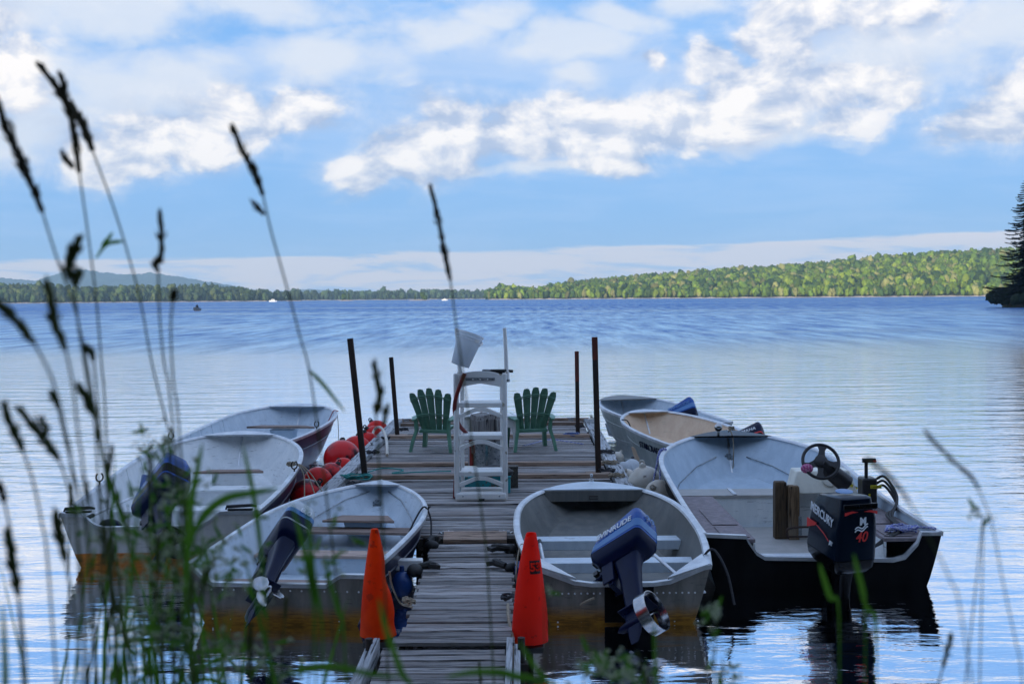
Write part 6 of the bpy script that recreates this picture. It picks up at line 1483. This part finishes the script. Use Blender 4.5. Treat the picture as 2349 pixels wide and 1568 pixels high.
def gstem(label, Y, head, stem, hr=.006, mat=None, extra=(), leaves=(), sr=.0016):
    """head/stem are picture positions of one plant standing Y metres away; the stem goes on down to the bank"""
    hr *= 1.18; rnd = random.Random(int(Y * 1000) + int(head[0][0])); mat = mat or GH
    H_ = [at(x, y, Y) for x, y in head]; S_ = [H_[-1]] + [at(x, y, Y) for x, y in stem]
    last = S_[-1]; prev = S_[-2]; g_ = gz(last.x, Y); dv = (last - prev); k = (g_ - last.z) / min(-.05, dv.z) if dv.z < 0 else 1
    bx_ = last.x + max(-.35, min(.35, dv.x * k * .5)); foot = Vector((bx_, Y - .02, gz(bx_, Y) - .02))
    if last.z > foot.z + .1: S_ += [last.lerp(foot, .5) + Vector((dv.x * .2, 0, 0)), foot]
    t = empty('meadow_plant', tuple(foot)); tag(t, label, 'grass', 'seeding grass stems close to the camera')
    rel = lambda P: [p - foot for p in P]
    m = MB(); m.tube(spline(rel(S_), 6), sr, 5); m.build('stalk', GS, t, True)
    m = MB(); head_mb(m, rel(H_), hr, rnd)
    for e in extra: head_mb(m, rel([at(x, y, Y) for x, y in e]), hr * .8, rnd)
    m.build('seed_head', mat, t)
    for lf in leaves:
        m = MB(); blade_mb(m, rel([at(x, y, Y) for x, y in lf]), .0030); m.build('leaf', GL, t)
    return t
gstem('tall grass head cut by the left picture edge, long and leaning', 1.75, [(-8, 225), (18, 300), (50, 375), (75, 430), (97, 485)], [(130, 590), (175, 720), (205, 870), (220, 1010)], .0075)
gstem('tallest grass head with forked tip at the upper left', 1.9, [(92, 150), (132, 205), (160, 260), (172, 320), (182, 395)], [(205, 560), (222, 700), (234, 850), (242, 960)], .0075, extra=([(138, 170), (150, 215), (160, 250)], [(142, 350), (155, 372), (168, 385)]))
gstem('grass head drooping right beside the forked one', 2.0, [(165, 240), (185, 280), (200, 310), (212, 345)], [(255, 460), (290, 570), (322, 690), (348, 830), (385, 980), (402, 1040)], .0085, leaves=([(283, 553), (245, 560), (218, 595)], [(232, 565), (250, 545), (258, 532)]))
gstem('dark slender grass head left of centre against the white cloud', 2.0, [(533, 292), (555, 340), (578, 385), (592, 415), (603, 447)], [(622, 530), (650, 630), (685, 760), (722, 930)], .0068, extra=([(580, 462), (592, 478), (606, 492)],), leaves=([(706, 845), (740, 880), (768, 915), (792, 945)],))
gstem('single slender grass head near the middle of the picture', 2.15, [(987, 428), (1003, 490), (1016, 560), (1025, 605), (1033, 642)], [(1046, 740), (1062, 860), (1086, 1040), (1108, 1200), (1120, 1330)], .0060)
gstem('short crooked grass head in front of the left hills', 1.9, [(367, 492), (371, 540), (368, 590), (357, 605), (363, 622)], [(366, 720), (376, 830), (395, 960)], .0066)
gstem('thick knobbly grass head over the left shore', 1.6, [(183, 540), (172, 575), (158, 605), (160, 625), (178, 632), (170, 655)], [(182, 760), (205, 900), (232, 1020)], .0085, GHG)
gstem('brown blurred grass head just above the left waterline', 1.45, [(108, 655), (118, 690), (122, 730), (135, 765), (150, 800)], [(165, 870), (180, 1000), (196, 1150)], .0072, GHG)
gstem('curled grass head at the left edge by the water', 1.4, [(-5, 695), (15, 712), (40, 735), (60, 765), (78, 785)], [(120, 870), (150, 990), (170, 1140)], .0068, GHG)
gstem('small round grass tuft in front of the far shore', 1.8, [(398, 676), (396, 690)], [(392, 760), (398, 880), (412, 1000)], .0075)
gstem('green seed head in front of the far left dock post', 1.9, [(858, 835), (866, 870), (872, 905), (866, 935), (862, 948)], [(866, 1010), (872, 1120), (880, 1260)], .0072, GHG, extra=([(889, 935), (884, 955), (880, 975)],))
gstem('yellow green seed head low at the left edge', 1.5, [(10, 930), (22, 965), (38, 1000), (52, 1032)], [(75, 1100), (96, 1200), (112, 1320)], .0072, GHG)
gstem('branching seed head above the white boat stern', 1.6, [(48, 940), (75, 975), (100, 1005), (118, 1030), (135, 1052)], [(160, 1130), (182, 1260), (190, 1400)], .0070, GHG, extra=([(92, 955), (105, 985), (100, 1010)],))
gstem('seed head between the tall stems left of the boats', 1.7, [(182, 884), (196, 905), (205, 930), (212, 948)], [(235, 1040), (268, 1140), (300, 1260)], .0072, GHG, leaves=([(300, 1240), (262, 1140), (238, 1060), (222, 985)],))
gstem('tiny seed tuft left of the boats near the water glare', 1.7, [(120, 906), (128, 920), (134, 936)], [(150, 1010), (185, 1150), (205, 1300)], .0058, GHG)
gstem('small dark seed cluster beside the tall thin stem', 1.75, [(196, 790), (208, 808), (215, 826)], [(222, 900), (232, 1010), (248, 1150)], .0062, GHG)
gstem('pale leaning grass head over the water at the right', 1.6, [(2122, 988), (2150, 1020), (2185, 1055), (2225, 1090), (2245, 1120)], [(2275, 1200), (2300, 1330), (2330, 1470), (2345, 1560)], .0036, GP, sr=.0009)
gstem('pale blurred grass tip right of the throttle lever', 1.35, [(1990, 1050), (2030, 1085), (2060, 1115), (2085, 1150)], [(2130, 1230), (2180, 1330), (2210, 1440)], .0036, GP, sr=.0009)
gstem('hanging green seed head left of the boat transom', 1.5, [(128, 1175), (134, 1215), (142, 1250), (150, 1285)], [(170, 1400), (182, 1520)], .0072, GHG)
gstem('dark blade like seed head at the lower left', 1.4, [(15, 1222), (25, 1270), (34, 1320), (42, 1362)], [(52, 1450), (60, 1560)], .0068, GHG)
gstem('purple seed head on the far left edge in front of the water', 1.5, [(-4, 1110), (4, 1130), (10, 1150)], [(30, 1250), (44, 1400)], .0065, GH)
# broad single leaves
def leaf(label, Y, pts, w, mat=GL):
    w *= .62
    P = [at(x, y, Y) for x, y in pts]; foot = P[0].copy(); g_ = gz(foot.x, Y)
    if foot.z > g_ + .05: P = [Vector((foot.x + (foot.x - P[1].x) * .3, Y, g_ - .02)), foot.lerp(Vector((foot.x, Y, g_)), .4)] + P
    o_ = P[0].copy(); m = MB(); blade_mb(m, [p - o_ for p in P], w, .38); o = m.build('meadow_plant', mat, None, True, loc=tuple(o_)); tag(o, label, 'grass blade', 'broad grass blades close to the camera')
leaf('broad green blade bending right over the white boat', 1.6, [(432, 1330), (440, 1240), (470, 1180), (520, 1142), (580, 1130), (640, 1118)], .0095)
leaf('upright green blade right of the bent one', 1.7, [(420, 1440), (428, 1300), (438, 1160), (452, 1080), (464, 1015)], .0078)
leaf('upright pointed blade in front of the white boat bench', 1.7, [(612, 1420), (600, 1280), (584, 1150), (570, 1080), (556, 1018)], .0055)
leaf('twin green blade over the silver motor, left one', 1.6, [(722, 1440), (712, 1330), (690, 1230), (668, 1150)], .0065)
leaf('twin green blade over the silver motor, right one', 1.6, [(740, 1460), (722, 1350), (712, 1250), (702, 1150)], .0062)
leaf('blade rising in front of the transom left of the orange cone', 1.7, [(790, 1470), (776, 1400), (756, 1330), (745, 1270)], .0055)
leaf('long green blade crossing the bottom of the walkway on the left', 1.5, [(950, 1620), (920, 1540), (885, 1440), (868, 1370)], .0065)
leaf('low blade lying across the bottom left', 1.45, [(620, 1600), (690, 1540), (760, 1528), (850, 1545), (920, 1552)], .0070)
leaf('low broad blade across the walkway at the bottom', 1.45, [(1250, 1610), (1180, 1550), (1100, 1540), (1020, 1552)], .0085)
leaf('thin upright blade under the big motor reflection', 1.7, [(1506, 1640), (1505, 1560), (1502, 1490), (1500, 1425)], .0042)
leaf('green blade at the foot of the red cone', 1.5, [(1290, 1620), (1250, 1560), (1215, 1510), (1190, 1470)], .0055)
leaf('green blade at the lower left corner', 1.4, [(10, 1640), (12, 1560), (10, 1480), (6, 1380)], .0058)
leaf('green leaf in front of the big black motor', 1.7, [(1985, 1420), (1980, 1360), (1968, 1310), (1958, 1268)], .0065)
leaf('green leaf over the console boat transom', 1.8, [(1925, 1410), (1905, 1370), (1888, 1320), (1880, 1290)], .0070)
leaf('small leaf right of the big motor leg', 1.8, [(2010, 1450), (1995, 1400), (1975, 1370)], .0045)
# mass of fine grass, leaves and weeds at the bottom left
rnd = random.Random(77); mg = MB(); ms_ = MB(); mh = MB(); mf = MB()
def dens_x():
    r_ = rnd.random()
    if r_ < .62: return rnd.gauss(330, 110)
    if r_ < .86: return rnd.uniform(-40, 820)
    if r_ < .93: return rnd.uniform(820, 1500)
    return rnd.uniform(1300, 2349)
for i in range(64):
    Y = rnd.uniform(1.5, 2.7); px = dens_x(); core = math.exp(-((px - 330) / 170) ** 2)
    top = rnd.uniform(1130, 1560) - 120 * core * rnd.random() + (130 if px > 780 else 0); tip = at(px, top, Y)
    fx = tip.x + rnd.uniform(-.12, .12); foot = Vector((fx, Y, gz(fx, Y) - .02))
    if tip.z < foot.z + .05: continue
    mid = foot.lerp(tip, .55) + Vector(((tip.x - foot.x) * -.25, 0, 0)); k = rnd.random()
    if k < .55: blade_mb(mg, [foot, mid, tip], rnd.uniform(.0016, .0042))
    elif k < .80:
        ms_.tube(spline([foot, mid, tip], 4), .0013, 4); t_ = (tip - mid).normalized(); head_mb(mh, [tip + t_ * rnd.uniform(.03, .07), tip], rnd.uniform(.004, .0065), rnd, 90)
    else:
        ms_.tube(spline([foot, mid, tip], 4), .0013, 4)
        for j in range(3): a = foot.lerp(tip, rnd.uniform(.45, .9)); blade_mb(mg, [a, a + Vector((rnd.uniform(-.07, .07), 0, .03)), a + Vector((rnd.uniform(-.14, .14), 0, rnd.uniform(-.02, .05)))], rnd.uniform(.002, .004))
o = mg.build('grass', GL, None); tag(o, 'tangle of green grass blades along the bottom of the picture', 'grass', kind='stuff')
o = ms_.build('grass_stalks', GS, None); tag(o, 'thin grass stalks among the blades at the bottom', 'grass', kind='stuff')
o = mh.build('grass_seed_heads', GHG, None); tag(o, 'many small seed heads among the grass at the bottom', 'grass', kind='stuff')
# fine weeds with whitish flower clusters (bedstraw)
stalks = MB(); fl = MB(); lv = MB()
for (px, py, w, h, n, Y) in ((330, 1260, 170, 150, 210, 1.9), (480, 1300, 190, 110, 220, 2.0), (350, 1440, 150, 130, 150, 1.8), (740, 1260, 90, 130, 50, 2.0), (360, 1010, 60, 50, 40, 2.1), (410, 1130, 90, 80, 90, 2.0),
                             (1440, 1545, 90, 40, 60, 1.9), (1370, 1520, 80, 60, 60, 1.9), (1640, 1410, 28, 60, 26, 1.9), (1660, 1540, 60, 50, 30, 1.9), (560, 1500, 140, 70, 80, 1.9), (2250, 1180, 30, 12, 8, 1.8), (1250, 1345, 25, 30, 6, 2.0)):
    n = int(n * .55)
    for k in range(n):
        c = at(px + rnd.gauss(0, w * .38), py + rnd.gauss(0, h * .38), Y + rnd.uniform(-.15, .15)); s = rnd.uniform(.0015, .0034)
        for j in range(3): o_ = c + Vector((rnd.uniform(-.006, .006), rnd.uniform(-.006, .006), rnd.uniform(-.005, .005))); fl.ball(tuple(o_), s, 5, 3)
        if k % 3 == 0:
            a = rnd.uniform(0, 6.28); d_ = Vector((math.cos(a), 0, math.sin(a))) * rnd.uniform(.012, .03); blade_mb(lv, [c, c + d_ * .5, c + d_], .0028)
    for k in range(max(2, n // 16)):
        c = at(px + rnd.gauss(0, w * .35), py + rnd.gauss(0, h * .3), Y); f_ = Vector((c.x + rnd.uniform(-.08, .08), Y, gz(c.x, Y) - .02))
        if c.z > f_.z: stalks.tube([f_, f_.lerp(c, .5) + Vector((rnd.uniform(-.02, .02), 0, 0)), c], .0010, 4)
o = fl.build('weed_flowers', FLW, None); tag(o, 'blurred pale greenish weed flowers close to the camera', 'weeds', kind='stuff')
o = lv.build('weed_leaves', GL, None); tag(o, 'small blurred leaves of the flowering weeds', 'weeds', kind='stuff')
o = stalks.build('weed_stalks', GS, None); tag(o, 'thin stalks of the flowering weeds', 'weeds', kind='stuff')
# short turf on the bank
V = []; F = []
for i in range(2600):
    x = rnd.uniform(-4, 4); y = rnd.uniform(1.2, 6.6); z = gz(x, y); h_ = rnd.uniform(.06, .22); a = rnd.uniform(0, 3.14); w = .006; dx = rnd.uniform(-.06, .06)
    n = len(V); V += [(x - w * math.cos(a), y - w * math.sin(a), z - .01), (x + w * math.cos(a), y + w * math.sin(a), z - .01), (x + dx, y + rnd.uniform(-.05, .05), z + h_)]; F.append((n, n + 1, n + 2))
o = bulk('turf', np.array(V), np.array(F), GL); tag(o, 'short grass on the bank below the camera', 'grass', kind='stuff')

# ================================================================ pieces of parts go one level deeper
SUB = {'stripe': 'cowl', 'red_wedge': 'cowl', 'red_line': 'cowl', 'red_vent': 'cowl', 'air_slot': 'cowl', 'emblem': 'cowl', 'emblem_wave': 'cowl', 'top_badge': 'cowl', 'propeller_blade': 'prop_hub',
       'guard_strut': 'prop_guard', 'tiller_grip': 'tiller', 'wheel_spoke': 'steering_wheel', 'wheel_hub': 'steering_wheel', 'gauge': 'console_head', 'throttle_lever': 'throttle_box', 'trim_switch': 'throttle_box',
       'steel_strap': 'wooden_post', 'seam_strip': 'metal_sheath', 'rail_collar': 'rail', 'grip_slot': 'platform_front', 'stud': 'platform_front', 'latch': 'base', 'screw': 'base', 'transom_cap': 'transom',
       'rivet': 'transom', 'motor_pad': 'transom', 'rib': 'inner_skin', 'seam': 'inner_skin', 'strake': 'hull', 'stem': 'hull', 'deck_lip': 'bow_plate', 'deck_handle': 'bow_plate', 'bench_hatch': 'side_bench',
       'label_patch': 'shell', 'stencil_digits': 'shell', 'handle_lug': 'shell', 'trim_strip': 'cross_bench', 'lettering': None, 'painted_top': 'shaft', 'seat_pedestal': 'bow_seat', 'splash_step': 'splash_well'}
def base_name(o): return o.name.split('.')[0]
def locm(o): return Matrix.Translation(o.location) @ o.rotation_euler.to_matrix().to_4x4()
for t in [o for o in sc.objects if o.parent is None and o.type == 'EMPTY']:
    ch = [o for o in sc.objects if o.parent is t]
    for o in ch:
        b = base_name(o)
        if b not in SUB: continue
        want = SUB[b]
        if b == 'lettering': want = 'cowl' if base_name(t) == 'outboard_motor' else ('warning_label' if base_name(t) == 'console_boat' else 'hull')
        c = [q for q in ch if base_name(q) == want and q.parent is t]
        if not c: continue
        def ctr(q): return locm(q) @ (sum((Vector(k) for k in q.bound_box), Vector()) / 8)
        h = min(c, key=lambda q: (ctr(q) - ctr(o)).length)
        o.parent = h; o.matrix_parent_inverse = locm(h).inverted()
